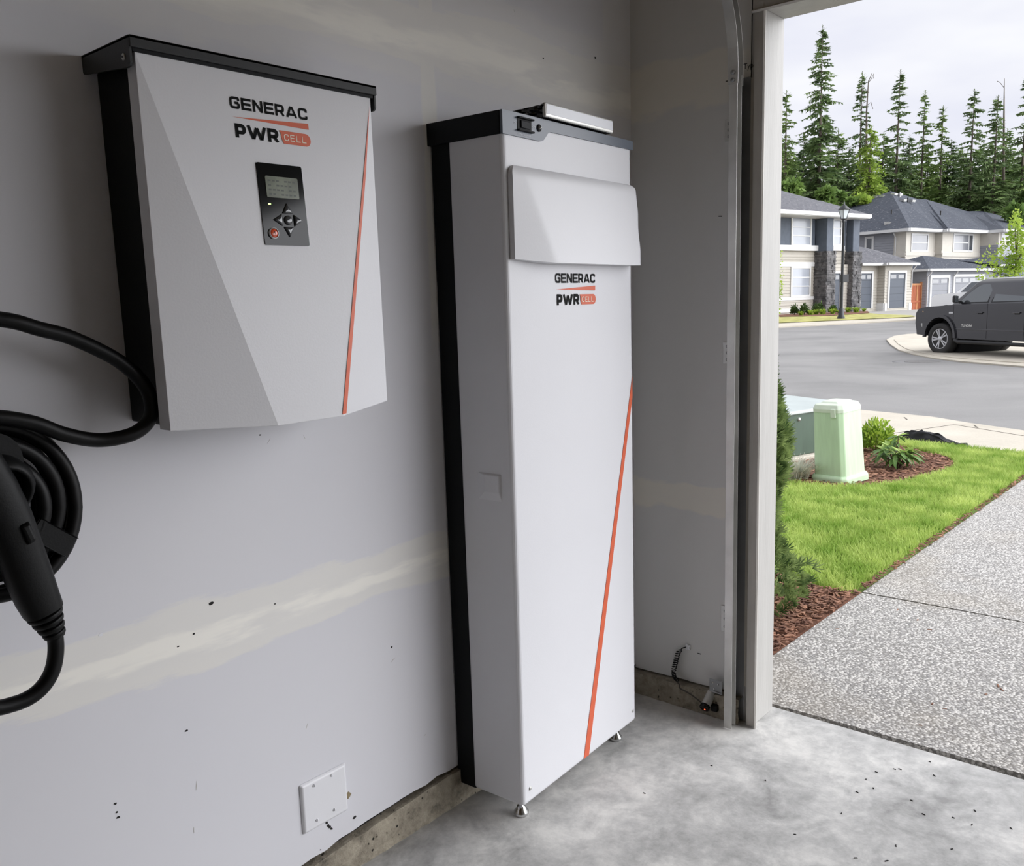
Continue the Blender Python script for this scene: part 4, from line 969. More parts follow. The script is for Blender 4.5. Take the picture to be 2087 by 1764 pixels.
# ---- house A: slate and beige two-storey with two stone pillars
g0 = at_ground(1655, 638); A1 = Vector((g0.x, g0.y)); zg = g0.z
HA = thing('house', 'two-storey slate and beige house with two dark stone pillars, left of the lamp post', 'house', (A1.x, A1.y, zg))
W0 = A1-U1*7; A1 = walk_to(A1, U1, 1658); A2 = walk_to(A1, -U2, 1683); A3 = walk_to(A2, U1, 1700)
B2 = walk_to(A2, U1, 1736); B3 = walk_to(A2, U1, 1753); B1 = walk_to(B2, U2, 1720)
fW = Fac(W0, A1, zg, 0); fS1 = Fac(A1, A2, zg, 0); fF1 = Fac(A2, A3, zg, 0); fB = Fac(B1-U1*6, B1, zg, 0); fS2 = Fac(B1, B2, zg, 0); fF2 = Fac(B2, B3, zg, 0)
zE = fF1.sz(1690, 441)[1]; zcol = fF1.sz(1690, 511)[1]
zb1 = fW.sz(1630, 500)[1]; zb0 = fW.sz(1630, 511)[1]
siding(HA, fW, 0, fW.L, zg-.2, zb0, M['beige']); slab_part(HA, fW, 0, fW.L, zb1-.05, zE+.2, M['slate'], 'shingle_wall')
slab_part(HA, fW, 0, fW.L+.15, zb0, zb1, M['trimw'], 'band_board', 0, .22)
r = fW.rect(1614, 445, 1650, 498); window(HA, fW, r, 1, 3, .13)
r3 = fW.rect(1613, 547, 1648, 601); window(HA, fW, r3, 1, 3, .13)
for q in ((1570, 534, 1659, 543), (1560, 605, 1657, 612), (1560, 629, 1640, 637)):
    a0, a1, z0, z1 = fW.rect(*q); slab_part(HA, fW, 0, min(a1, fW.L), z0, z1, M['trimw'], 'trim_board', 0, .06)
def stones(root, faces, z0, z1):
    b0 = MB(); b = MB(); q = random.Random(9)
    for f in faces:
        f.box(b0, -.02, f.L+.02, z0, z1, -.3, .0); z = z0
        while z < z1:
            h = q.uniform(.07, .14); a = -.03
            while a < f.L:
                l = q.uniform(.16, .5); e = min(a+l, f.L+.03); f.box(b, a+.006, e-.006, z+.005, min(z+h, z1)-.005, -.02, q.uniform(.02, .08)); a += l
            z += h
    p = b0.build('pillar_core', M['stone_back'], root); s = b.build('ledge_stones', M['stone'], root, kind='stuff', label='dark stacked ledge stones'); return s
stones(HA, (fS1, fF1), zg-.3, zcol); stones(HA, (fS2, fF2), zg-.3, zcol)
for f, ins in ((fS1, .12), (fS2, .12)): slab_part(HA, f, .0, f.L-.1, zcol, zE+.1, M['slate'], 'shingle_wall', -.3, -.08)
for f in (fF1, fF2): slab_part(HA, f, .1, f.L-.15, zcol, zE+.1, M['slate'], 'shingle_wall', -.3, -.08)
a = fB.sz(1700, 560)[0]
slab_part(HA, fB, a-1.2, fB.L, fB.sz(1708, 509)[1], zE+.1, M['slate'], 'shingle_wall'); zz = fB.sz(1708, 543)[1]
siding(HA, fB, a-1.2, fB.L, zz, fB.sz(1708, 510)[1], M['beige'])
slab_part(HA, fB, fB.sz(1693, 505)[0], fB.sz(1716, 505)[0], fB.sz(1705, 511)[1], fB.sz(1705, 501)[1], M['trimw'], 'band_board', 0, .2)
window(HA, fB, fB.rect(1697, 449, 1712, 497), 1, 3, .13)
rc = MB(); rc.hexa([fB.P(a-1.2, zz-.02, -1.5), fB.P(fB.L, zz-.02, -1.5), fB.P(fB.L, zz-.02, 0), fB.P(a-1.2, zz-.02, 0)], [fB.P(a-1.2, zz+.1, -1.5), fB.P(fB.L, zz+.1, -1.5), fB.P(fB.L, zz+.1, 0), fB.P(a-1.2, zz+.1, 0)]); rc.build('porch_ceiling', M['trimw'], HA)
# garage wing
_d = ray(1765, 626.5); gq = CAM+_d*(59.5/(_d.x*math.cos(YAW)+_d.y*math.sin(YAW))); Q0 = walk_to((gq.x, gq.y), U1, 1690); Q1 = walk_to(Q0, U1, 1787); Q2 = walk_to(Q1, -U2, 1802); Q3 = walk_to(Q2, U1, 1857); Q4 = Q3+U2*4
fG1 = Fac(Q0, Q1, gq.z, 0); fGs = Fac(Q1, Q2, gq.z, 0); fG2 = Fac(Q2, Q3, gq.z, 0)
zGe = fG2.sz(1825, 541)[1]; zq = gq.z-.05
for f in (fG1, fGs, fG2): siding(HA, f, 0, f.L, zq-.3, zGe+.1, M['beige'])
garage_door(HA, fG1, (fG1.sz(1698, 590)[0], fG1.sz(1709.5, 590)[0]+.001, zq, fG1.sz(1705, 557)[1]), M['gdoor'], 1, .14)
garage_door(HA, fG1, (fG1.sz(1752, 590)[0], fG1.sz(1774.5, 590)[0], zq, fG1.sz(1764, 557)[1]), M['gdoor'], 2, .14)
garage_door(HA, fG2, (fG2.sz(1810.5, 590)[0], fG2.sz(1842, 590)[0], zq-.05, fG2.sz(1826, 556)[1]), M['gdoor'], 2, .16)
slab_part(HA, fGs, 0, fGs.L, zq-.3, fGs.sz(1794, 618)[1], M['trimw'], 'trim_board', 0, .06); slab_part(HA, fG2, 0, .25, zq-.3, fG2.sz(1805, 618)[1], M['trimw'], 'trim_board', 0, .08)
slab_part(HA, fG2, fG2.L-.35, fG2.L, zq-.3, fG2.sz(1850, 617)[1], M['trimw'], 'trim_board', 0, .06)
# roofs
nF = Vector((U1.y, -U1.x, 0)); ov = .55
pe = lambda P, z, du=0, dv=0: Vector((P.x+U1.x*du+U2.x*dv, P.y+U1.y*du+U2.y*dv, z))
zEv = zE+.18
eL = pe(W0, zEv, -1, -.9); eR = on_v(1774, 441, (A2.x-U2.x*ov, A2.y-U2.y*ov), Vector((-U2.x, -U2.y, 0))); eR.z = zEv
eL = pe(A2, zEv, -8, -ov)
ridge = (A2.x+U2.x*5, A2.y+U2.y*5); nR = Vector((-U2.x, -U2.y, 0))
R1 = on_v(1672, 408.5, ridge, nR); R0 = on_v(1652, 409, ridge, nR); R00 = on_v(1588, 388.5, ridge, nR); Rl = on_v(1562, 380, ridge, nR)
eB = eR+Vector((U2.x, U2.y, 0))*10
roofing(HA, [[eL, eR, R1, R0, R00, Rl], [eR, eB, R1], [R1, eB, pe(A2, zEv, -8, 10), Rl, R00, R0]], M['roof_a'])
gutter(HA, [eL, eR, eB], .22, .1)
sf = MB(); sf.hexa([eL-Vector((0, 0, .26)), eR-Vector((0, 0, .26)), eR-Vector((0, 0, .26))+Vector((U2.x, U2.y, 0))*2.6, eL-Vector((0, 0, .26))+Vector((U2.x, U2.y, 0))*2.6], [eL-Vector((0, 0, .2)), eR-Vector((0, 0, .2)), eR-Vector((0, 0, .2))+Vector((U2.x, U2.y, 0))*2.6, eL-Vector((0, 0, .2))+Vector((U2.x, U2.y, 0))*2.6]); sf.build('soffit', M['trimw'], HA)
zG = fG2.sz(1825, 536)[1]
gL = pe(walk_to(Q1, -U1, 1742), zG, 0, -.45); gM = pe(Q1, zG, 0, -.45); gN = pe(Q2, zG, -.4, -.45); gR = on_v(1873, 537, (Q2.x-U2.x*.45, Q2.y-U2.y*.45), nR); gR.z = zG
gridge = (Q2.x+U2.x*3.4, Q2.y+U2.y*3.4); gT = on_v(1787, 510, gridge, nR); gTl = on_v(1740, 500, gridge, nR); gB = gR+Vector((U2.x, U2.y, 0))*4.5
roofing(HA, [[gL, gM, gN, gR, gT, gTl], [gR, gB, gT], [gT, gB, gTl]], M['roof_a'])
gutter(HA, [gL, gM, gN, gR, gB], .16, .1)
bd = MB(); bd.prism([(W0.x, W0.y), (A1.x, A1.y), (B1.x, B1.y), (B1.x+U2.x*9, B1.y+U2.y*9), (W0.x+U2.x*9, W0.y+U2.y*9)], lambda u, v, w_: Vector((u+U2.x*.2, v+U2.y*.2, w_)), zq, zE); bd.build('inner_walls', M['slate'], HA)
bd = MB(); bd.prism([(Q0.x, Q0.y), (Q1.x, Q1.y), (Q2.x, Q2.y), (Q3.x, Q3.y), (Q4.x, Q4.y), (Q0.x+U2.x*3.5, Q0.y+U2.y*3.5)], lambda u, v, w_: Vector((u+U2.x*.25, v+U2.y*.25, w_)), zq-.2, zGe); bd.build('garage_walls', M['beige'], HA)
def downspout(root, f, a, z0, z1): 
    MB().tube([f.P(a, z1, .35), f.P(a, z1-.15, .3), f.P(a, z1-.4, .06), f.P(a, z0, .06)], .045, 8).build('downspout', M['trimw'], root)
downspout(HA, fG2, fG2.L-.1, fG2.sz(1855, 585)[1], zG-.1)

# ---- house B: cream stucco and grey siding with the big hipped roof
_d = ray(1905, 627.5); gb = CAM+_d*(64.5/(_d.x*math.cos(YAW)+_d.y*math.sin(YAW))); C1 = walk_to((gb.x, gb.y), U1, 1887); zb = gb.z-.05
HB = thing('house', 'cream and grey two-storey house under the big blue-grey hipped roof, behind the pickup', 'house', (C1.x, C1.y, zb))
C0 = walk_to(C1, U2, 1852); C2 = walk_to(C1, U1, 2021)
fCs = Fac(C0, C1, zb, 0); fC = Fac(C1, C2, zb, 0); zCe = fC.sz(1950, 552)[1]
siding(HB, fCs, 0, fCs.L, zb-.4, zCe+.2, M['greyside']); siding(HB, fC, 0, fC.L, zb-.4, zCe+.2, M['greyside'])
garage_door(HB, fC, (fC.sz(1896, 595)[0], fC.sz(1930, 595)[0], zb-.1, fC.sz(1912, 566)[1]), M['gdoor_pale'], 2, .2)
garage_door(HB, fC, (fC.sz(1943, 595)[0], fC.sz(2001, 595)[0], zb-.1, fC.sz(1972, 564)[1]), M['gdoor_pale'], 4, .2)
# upper storey stepped towards the street
gu = C1+U2*3.2; D4 = walk_to(gu, U1, 1920, 500); D5 = walk_to(D4, U1, 1997, 500); D3 = walk_to(D4, U2, 1905, 500); D2 = walk_to(D3, -U1, 1846, 500); D1 = walk_to(D2, U2, 1822, 500); D0 = walk_to(D2, U2, 1745, 500)
D6 = walk_to(D5, U2, 1998, 500) if False else D5; D7 = walk_to(D5, -U2, 2034, 500); D8 = D7+U1*9
fu0 = Fac(D0, D1, 0, 0); fu1 = Fac(D1, D2, 0, 0); fu2 = Fac(D2, D3, 0, 0); fu3 = Fac(D3, D4, 0, 0); fu4 = Fac(D4, D5, 0, 0); fu5 = Fac(D5, D7, 0, 0); fu6 = Fac(D7, D8, 0, 0)
zUe = fu2.sz(1875, 473)[1]; zUl = fu2.sz(1875, 540)[1]
siding(HB, fu0, 0, fu0.L, zUl, zUe+.2, M['greyside'])
for f in (fu1, fu2, fu3, fu4): slab_part(HB, f, 0, f.L, zUl-1, zUe+.2, M['stucco'], 'stucco_wall')
zs = fu5.sz(2015, 500)[1]
for f in (fu5, fu6): slab_part(HB, f, 0, f.L, zs, zUe+.2, M['stucco'], 'stucco_wall'); siding(HB, f, 0, f.L, zUl-1, zs, M['greyside'])
for f, yy in ((fu1, 513), (fu2, 513), (fu3, 513), (fu4, 514)):
    z1 = f.sz(1875, yy)[1]; slab_part(HB, f, -.02, f.L+.02, z1-.30, z1, M['trimw'] if False else M['stucco'], 'band_board', 0, .07)
window(HB, fu0, fu0.rect(1767, 486, 1777.5, 508), 1, 1, .16, M['pane_dark'])
window(HB, fu2, fu2.rect(1857.5, 479, 1889, 510), 1, 2, .12, M['pane_grey']); 
r = fu4.rect(1943, 479, 1972, 510); window(HB, fu4, r, 1, 2, .12, M['pane_grey']); window(HB, fu4, (r[1]+.14, fu4.sz(1980.5, 495)[0], r[2], r[3]), 1, 1, .1, M['pane_dark'])
window(HB, fu6, fu6.rect(2041, 478, 2060, 489), 1, 1, .12, M['pane_grey'])
nR = Vector((-U2.x, -U2.y, 0)); ov = .6
e1 = pe(D2, zUe+.22, -.6, -ov); e0 = pe(D2, zUe+.22, -.6, 14); e2 = pe(D3, zUe+.22, .1, -ov); e3 = pe(D4, zUe+.22, -.3, -ov); e4 = pe(D5, zUe+.22, .1, -ov); e5 = pe(D7, zUe+.22, -.3, -ov); e6 = pe(D8, zUe+.22, 0, -ov)
rp_ = (D3.x+U2.x*7.0, D3.y+U2.y*7.0)
k1 = on_v(1815, 389, rp_, nR); k2 = on_v(1872, 406, rp_, nR); k2b = on_v(1887, 406, rp_, nR); k3 = on_v(1972, 430.5, rp_, nR); k4 = on_v(2004, 429.5, rp_, nR); k5 = on_v(2042, 441, rp_, nR); k6 = on_v(2120, 443, rp_, nR)
roofing(HB, [[e0, e1, k1], [e1, e2, k2, k1], [e2, e3, k2b, k2], [e3, e4, k3, k2b], [e4, e5, k4, k3], [e5, e6, k6, k5, k4], [k1, k2, k2b, k3, k4, k5, k6, e6+Vector((U2.x, U2.y, 0))*16, e0]], M['roof_b'])
gutter(HB, [e0, e1, e2, e3, e4, e5, e6], .22, .1)
sf = MB()
for p, q in ((e1, e2), (e3, e4), (e5, e6)):
    s_ = Vector((U2.x, U2.y, 0)); dz = Vector((0, 0, .24)); sf.hexa([p-dz, q-dz, q-dz+s_*1.2, p-dz+s_*1.2], [p-dz*.8, q-dz*.8, q-dz*.8+s_*1.2, p-dz*.8+s_*1.2])
sf.build('soffit', M['trimw'], HB)
# lower roof
zl = zCe+.16
l0 = pe(C1, zl, -.6, 5); l1 = pe(C1, zl, -.6, -.5); l2 = pe(C2, zl, .3, -.5); l3 = pe(C2, zl, .3, 4)
m1 = on_v(1880, 521, (C1.x+U2.x*2.2, C1.y+U2.y*2.2), nR); m1b = on_v(1903, 523, (C1.x+U2.x*2.2, C1.y+U2.y*2.2), nR); m2 = on_v(1922, 532, (D4.x, D4.y), nR); m3 = on_v(2022, 529, (D4.x, D4.y), nR)
roofing(HB, [[l0, l1, m1], [l1, l2, m3, m2, m1b, m1], [m1, m1b, l0+Vector((3, 0, 0))]], M['roof_b']); gutter(HB, [l0, l1, l2, l3], .16, .1)
# porch roof at the right
pp0 = pe(C2, fC.sz(2010, 540)[1], -.9, -.9); pp1 = pp0+Vector((U1.x, U1.y, 0))*4.2; pt = on_v(2058, 519, (C2.x+U2.x*2.2, C2.y+U2.y*2.2), nR); pt0 = pp0+Vector((U2.x, U2.y, 0))*3.4+Vector((0, 0, .5))
roofing(HB, [[pp0, pp1, pt+Vector((2.0, -.4, 0)), pt, pt0]], M['roof_b']); gutter(HB, [pp0, pp1], .15, .1)
fP = Fac(C2+U2*.4, C2+U2*.4+U1*6, zb, 0); slab_part(HB, fP, 0, fP.L, zb-.4, pp0.z, M['slate'], 'porch_wall', -.1, 0)
slab_part(HB, fP, 1.5, 2.6, zb, zb+2.3, M['stucco'], 'porch_panel', 0, .08)
bd = MB(); bd.prism([(D0.x, D0.y), (D2.x, D2.y), (D3.x, D3.y), (D4.x, D4.y), (D5.x, D5.y), (D7.x, D7.y), (D8.x, D8.y), (D8.x+U2.x*12, D8.y+U2.y*12), (D0.x+U2.x*4, D0.y+U2.y*4)], lambda u, v, w_: Vector((u+U2.x*.3+U1.x*.1, v+U2.y*.3+U1.y*.1, w_)), zb, zUe); bd.build('inner_walls', M['stucco'], HB)
bd = MB(); bd.prism([(C0.x, C0.y), (C1.x, C1.y), (C2.x, C2.y), (C2.x+U2.x*4, C2.y+U2.y*4)], lambda u, v, w_: Vector((u+U2.x*.25+U1.x*.1, v+U2.y*.25+U1.y*.1, w_)), zb-.3, zCe); bd.build('garage_walls', M['greyside'], HB)
downspout(HB, fC, .05, zb, zCe); downspout(HB, fu1, .15, zUl+.6, zUe); downspout(HB, fC, fC.sz(1941, 590)[0], zb, zCe)
# roof vents and pipes
fr_n = ((e2-e1).cross(k1-e1)).normalized()
fl_n = ((e0-e1).cross(k1-e1)).normalized()
def on_roof(px, py): return at_plane(px, py, e1, fr_n if px > 1816 else fl_n)
for px, py in ((1784, 401.5), (1798.5, 399.5), (1821.5, 396), (1832, 396.5), (1840, 408.5), (1858, 409.5), (1809, 455)):
    P = on_roof(px, py); b = MB(); d = Vector((U1.x, U1.y, 0)); nn = Vector((-U2.x, -U2.y, 0))
    b.hexa([P-d*.22-nn*.15-Vector((0, 0, .1)), P+d*.22-nn*.15-Vector((0, 0, .1)), P+d*.22+nn*.2-Vector((0, 0, .1)), P-d*.22+nn*.2-Vector((0, 0, .1))], [P-d*.25-nn*.15+Vector((0, 0, .14)), P+d*.25-nn*.15+Vector((0, 0, .14)), P+d*.25+nn*.25+Vector((0, 0, .08)), P-d*.25+nn*.25+Vector((0, 0, .08))]).build('roof_vent', M['galv'], HB)
P = on_roof(1834.5, 402); MB().tube([P, P+Vector((0, 0, .42))], .07, 8).build('vent_pipe', M['trimw'], HB)
for px, py in ((1817, 434), (1850, 409), (1917, 436)):
    P = on_roof(px, py); MB().tube([P-Vector((0, 0, .1)), P+Vector((0, 0, .26))], .05, 6).build('vent_pipe', M['slot'], HB)
# ---- cedar gate between the houses
_pg = walk_to(C1, U2, 1876); fgt = Fac(walk_to(_pg, U1, 1853), walk_to(_pg, U1, 1875), 0, 0); gz0 = fgt.sz(1865, 625)[1]
gt = thing('garden_gate', 'red-brown cedar gate between the beige house and the grey house', 'gate', fgt.P(fgt.L/2, gz0)[:])
zt = fgt.sz(1864, 578)[1]; n = 9
for i in range(n): slab_part(gt, fgt, fgt.L*i/n+.01, fgt.L*(i+1)/n-.01, gz0-.3, zt, M['fence_red'], 'picket', 0, .03)
slab_part(gt, fgt, -.02, fgt.L+.02, zt-.12, zt+.02, M['fence_tan'], 'rail', .03, .07); slab_part(gt, fgt, -.02, fgt.L+.02, gz0+.3, gz0+.42, M['fence_red'], 'rail', .03, .07)
slab_part(gt, fgt, fgt.L-.02, fgt.L+.14, gz0-.3, fgt.sz(1873, 574)[1], M['fence_tan'], 'post', -.03, .12); slab_part(gt, fgt, fgt.L*.62, fgt.L*.72, gz0-.3, zt, M['fence_tan'], 'stile', .03, .06)
# ================================================================== utility boxes and plants by the driveway
def boxm(cx, cy, rz): return Matrix.Translation((cx, cy, 0)) @ Matrix.Rotation(rz, 4, 'Z')
def ring(hx, hy, ch, M_, z):   # rectangle with cut corners
    return [M_ @ Vector((u, v, z)) for u, v in ((-hx+ch, -hy), (hx-ch, -hy), (hx, -hy+ch), (hx, hy-ch), (hx-ch, hy), (-hx+ch, hy), (-hx, hy-ch), (-hx, -hy+ch))]
def loft(b, rings, mi=0, smooth=False):
    n = len(rings[0]); vs = [p for r_ in rings for p in r_]
    b.add(vs, [(i*n+k, i*n+(k+1) % n, (i+1)*n+(k+1) % n, (i+1)*n+k) for i in range(len(rings)-1) for k in range(n)], mi, smooth)
    b.add(rings[0], [tuple(range(n))[::-1]], mi); b.add(rings[-1], [tuple(range(n))], mi); return b
px_, py_ = 4.985, .845; zg = G(px_, py_)+.002
pd = thing('utility_pedestal', 'pale green square utility pedestal standing in the bark bed', 'utility pedestal', (px_, py_, zg)); Mp = boxm(px_, py_, math.radians(-15.2))
loft(MB(), [ring(.158, .158, .03, Mp, zg), ring(.158, .158, .03, Mp, zg+.045), ring(.146, .146, .03, Mp, zg+.062)]).build('base', M['pale_green'], pd, .008)
loft(MB(), [ring(.139, .139, .028, Mp, zg+.06), ring(.130, .130, .028, Mp, zg+.545)]).build('body', M['pale_green'], pd, .006)
lid = loft(MB(), [ring(.133, .133, .03, Mp, zg+.535), ring(.134, .134, .03, Mp, zg+.560), ring(.122, .122, .03, Mp, zg+.592), ring(.085, .085, .02, Mp, zg+.602), ring(.075, .075, .02, Mp, zg+.612), ring(.03, .07, .01, Mp, zg+.612)]).build('lid', M['pale_lid'], pd, .008, 3, label='whitish lid')
b = MB(); b.box((-.142, -.085, zg+.50), (-.125, -.045, zg+.565), 0, Mp); b.build('latch', M['pale_lid'], pd, .004)
pd.rotation_mode = 'QUATERNION'; pd.rotation_quaternion = Matrix.Rotation(math.radians(-4.0), 3, Vector((FWD.x, FWD.y, 0)).normalized()).to_quaternion()
tx, ty = 5.52, 1.50; az = math.radians(-15.4); Mt = Matrix.Translation((tx, ty, 0)) @ Matrix.Rotation(az, 4, 'Z'); zg = G(tx+.4, ty+.3)
tf_ = thing('transformer_box', 'dark green steel transformer box with pale lid behind the pale pedestal', 'transformer', (tx, ty, zg))
b = MB(); b.box((-.06, -.06, zg-.02), (.95, .85, zg+.05), 0, Mt); b.build('pad', M['walk'], tf_, .01, label='pale concrete pad')
b = MB(); b.box((0, 0, zg+.05), (.89, .78, .325), 0, Mt); b.build('body', M['box_green'], tf_, .012)
M['box_lid'] = mat('pale_grey_steel_lid', (176, 184, 182), .4, var=.08, vs=4)  # paler and greyer than the box body
b = MB(); b.hexa([Mt @ Vector(q) for q in ((-.02, -.02, .315), (.91, -.02, .315), (.91, .80, .315), (-.02, .80, .315))], [Mt @ Vector(q) for q in ((-.012, -.012, .345), (.90, -.012, .345), (.90, .79, .365), (-.012, .79, .365))]); tl = b.build('lid', M['box_lid'], tf_, .012, 3, label='pale grey lid')
b = MB(); b.box((.40, .0, .352), (.52, .035, .37), 0, Mt); b.build('hinge', M['slot'], tl, .004)
MB().lathe([(.016, 0), (.016, .012), (.006, .016)], axis_m(Mt @ Vector((.14, 0, .27)), Mt.to_3x3() @ Vector((0, -1, 0))), 12).build('bolt', M['galv'], tf_)

def tufts(name, c, n, h, spread, wd, m, label, cat, group=None, droop=.5):
    t = thing(name, label, cat, tuple(c), group=group); vs = []; fs = []
    for i in range(n):
        a = rng.uniform(0, 6.283); l = h*rng.uniform(.6, 1); out = spread*rng.uniform(.2, 1); bx_, by_ = c[0]+rng.gauss(0, spread*.12), c[1]+rng.gauss(0, spread*.12)
        dx, dy = math.cos(a), math.sin(a); o = len(vs)
        for k in range(4):
            s_ = k/3; z = l*(s_-droop*s_*s_*.6); w_ = wd*(1-s_*.9); x, y = bx_+dx*out*s_**1.3, by_+dy*out*s_**1.3
            vs += [(x-dy*w_, y+dx*w_, c[2]+z), (x+dy*w_, y-dx*w_, c[2]+z)]
        fs += [(o+2*k, o+2*k+1, o+2*k+3, o+2*k+2) for k in range(3)]
    MB().add(vs, fs).build('blades', m, t, kind='stuff'); return t
c = at_ground(1622, 984); tufts('fescue_tuft', (c.x+.12, c.y+.05, c.z), 520, .25, .26, .0042, M['fescue'], 'grey-white tuft of ornamental grass between the shrub and the pale pedestal', 'ornamental grass')
def leafy(name, c, n, rx, rz_, leaf, m, label, cat, group=None, stems=5, flat=.5, seed=None, stem_m=None):
    """small shrub: stems plus a joined mass of little pointed leaves in an uneven dome"""
    q = random.Random(seed if seed is not None else n); t = thing(name, label, cat, tuple(c), group=group); vs = []; fs = []
    for i in range(n):
        d = Vector((q.gauss(0, 1), q.gauss(0, 1), abs(q.gauss(0, 1))*.9)).normalized(); k = q.uniform(.45, 1.05)*(1+.18*noise.noise(d*3+Vector((seed or 0, 0, 0))))
        p = Vector((c[0]+d.x*rx*k, c[1]+d.y*rx*k, c[2]+.15*rz_+d.z*rz_*.85*k)); l = leaf*q.uniform(.6, 1.2)
        ax = (d+Vector((q.gauss(0, .5), q.gauss(0, .5), q.uniform(0, .8)))).normalized(); sd_ = ax.cross(Vector((q.gauss(0, 1), q.gauss(0, 1), q.gauss(0, 1)))).normalized(); o = len(vs)
        vs += [p, p+ax*l*.5+sd_*l*.22, p+ax*l, p+ax*l*.5-sd_*l*.22]; fs.append((o, o+1, o+2, o+3))
    MB().add(vs, fs).build('foliage', m, t, kind='stuff')
    b = MB()
    for i in range(stems):
        a = 6.283*i/stems; b.tube([(c[0], c[1], c[2]-.01), (c[0]+rx*.3*math.cos(a), c[1]+rx*.3*math.sin(a), c[2]+rz_*.4), (c[0]+rx*.6*math.cos(a), c[1]+rx*.6*math.sin(a), c[2]+rz_*.7)], [leaf*.08, leaf*.06, leaf*.03], 5)
    b.build('stems', stem_m or M['stem'], t); return t
c = at_ground(1783, 922); leafy('spirea_shrub', tuple(c), 1500, .165, .29, .045, M['lime_leaf'], 'bushy lime-green shrub in the bark bed right behind the broad-leaved plant', 'shrub', seed=4, stems=7)
# broad-leaved plant: every leaf its own part
c = at_ground(1828, 956); rh = thing('rhododendron', 'broad-leaved green plant with drooping leaves in the front of the bark bed', 'plant', tuple(c))
def leaf_mesh(m, name):
    vs = []; fs = []
    for i in range(6):
        s_ = i/5; w_ = .30*math.sin(math.pi*min(1, s_*1.0+.04))**.8*(1-.25*s_); z = -.28*s_*s_
        vs += [(s_, -w_*.5, z+.05*w_), (s_, 0, z-.02), (s_, w_*.5, z+.05*w_)]
    for i in range(5): fs += [(3*i, 3*i+1, 3*i+4, 3*i+3), (3*i+1, 3*i+2, 3*i+5, 3*i+4)]
    o = MB().add(vs, fs, 0, True).build(name, m); o.parent = rh; return o
l_old, l_new = leaf_mesh(M['broad_leaf'], 'leaf'), leaf_mesh(M['new_leaf'], 'leaf')
q = random.Random(8); first = {0: True, 1: True}
stemb = MB()
for w_i in range(17):
    a0 = 6.283*w_i/8.5+q.uniform(-.3, .3); R_ = .115*(0 if w_i == 0 else q.uniform(.45, 1.2)); top = Vector((R_*math.cos(a0), R_*math.sin(a0), q.uniform(.09, .17)+max(0, .115-R_)*.9))
    stemb.tube([(c.x, c.y, c.z), (c.x+top.x*.6, c.y+top.y*.6, c.z+top.z*.5), (c.x+top.x, c.y+top.y, c.z+top.z)], [.006, .005, .003], 6)
    for k in range(8):
        new = k > 4 and top.z > .13; src = l_new if new else l_old; i = 1 if new else 0
        o = src if first[i] else src.copy()
        if not first[i]: COL.objects.link(o); o.parent = rh
        first[i] = False
        L = q.uniform(.095, .14)*(.75 if new else 1); pit = q.uniform(-.1, .55) if not new else q.uniform(-.9, -.3)
        o.location = top; o.rotation_euler = (q.uniform(-.3, .3), pit, a0+6.283*k/8+q.uniform(-.3, .3)); o.scale = (L, L, L)
stemb.build('stems', M['stem'], rh)
# arborvitae against the jamb
c = Vector((1.93, .075, G(1.93, .075))); av = thing('arborvitae', 'tall narrow dark green arborvitae just outside the door jamb', 'shrub', tuple(c)); q = random.Random(14); vs = []; fs = []
Hh = 1.42
for i in range(5200):
    s_ = q.random()**.85; z = .02+Hh*s_; R_ = .215*(1-s_)**.62*(.75+.25*math.sin(z*9+1)) if s_ > .12 else .20+.3*s_
    a = q.uniform(0, 6.283); k = q.uniform(.55, 1.06); p = c+Vector((R_*k*math.cos(a), R_*k*math.sin(a), z)); d = Vector((math.cos(a)*.7, math.sin(a)*.7, q.uniform(.25, 1.0))).normalized(); s1 = d.cross(Vector((q.gauss(0, 1), q.gauss(0, 1), .6))).normalized()
    l = q.uniform(.03, .062)
    for t_ in range(5):      # scale-like spray: a fan of small tapering tips
        an = (t_-2)*.42+q.uniform(-.1, .1); dd = (d*math.cos(an)+s1*math.sin(an)); ll = l*(1-.13*abs(t_-2)); base = p+d*l*.12*abs(2-t_)*.2; w_ = .0032; sn = dd.cross(d.cross(s1)).normalized()*w_; o = len(vs)
        vs += [base-sn*.6, base+sn*.6, base+dd*ll*.55+sn*1.1, base+dd*ll, base+dd*ll*.55-sn*1.1]; fs.append((o, o+1, o+2, o+3, o+4))
MB().add(vs, fs).build('foliage', M['cedar_leaf'], av, kind='stuff')
MB().tube([c, c+Vector((.0, .0, .7)), c+Vector((0, 0, Hh*.97))], [.022, .014, .003], 8).build('stem', M['stem'], av)
# black cloth crumpled at the edge of the sidewalk
a, b_ = at_ground(1838, 893), at_ground(1966, 913); m_ = (a+b_)/2; cl = thing('dropped_jacket', 'crumpled black cloth lying on the sidewalk at the lawn edge', 'cloth', tuple(m_))
ux_ = (b_-a); L = ux_.length; ux_ = Vector((ux_.x, ux_.y, 0)).normalized(); vy_ = Vector((-ux_.y, ux_.x, 0)); vy_ = -vy_ if vy_.dot(CAM-m_) > 0 else vy_
vs = []; nu, nv = 46, 22
for i in range(nu+1):
    for j in range(nv+1):
        s_, t_ = i/nu, j/nv; wdt = (.30-.17*s_)*(math.sin(math.pi*min(1, s_*.92+.10))**.45); env = (math.sin(math.pi*t_)**.6)*(math.sin(math.pi*(s_*.90+.07))**.7)
        rip = .62+.42*noise.noise(Vector((s_*4.6, t_*2.4, 2)))+.13*noise.noise(Vector((s_*13, t_*7, 5))); hh = (.125*(1-s_*.8)+.02)*env*max(.05, rip)*1.35
        P = m_+ux_*((s_-.5)*L*1.02)+vy_*((t_-.35)*wdt+.03*noise.noise(Vector((s_*9, t_*9, 9)))); vs.append((P.x, P.y, G(P.x, P.y)+.006+hh))
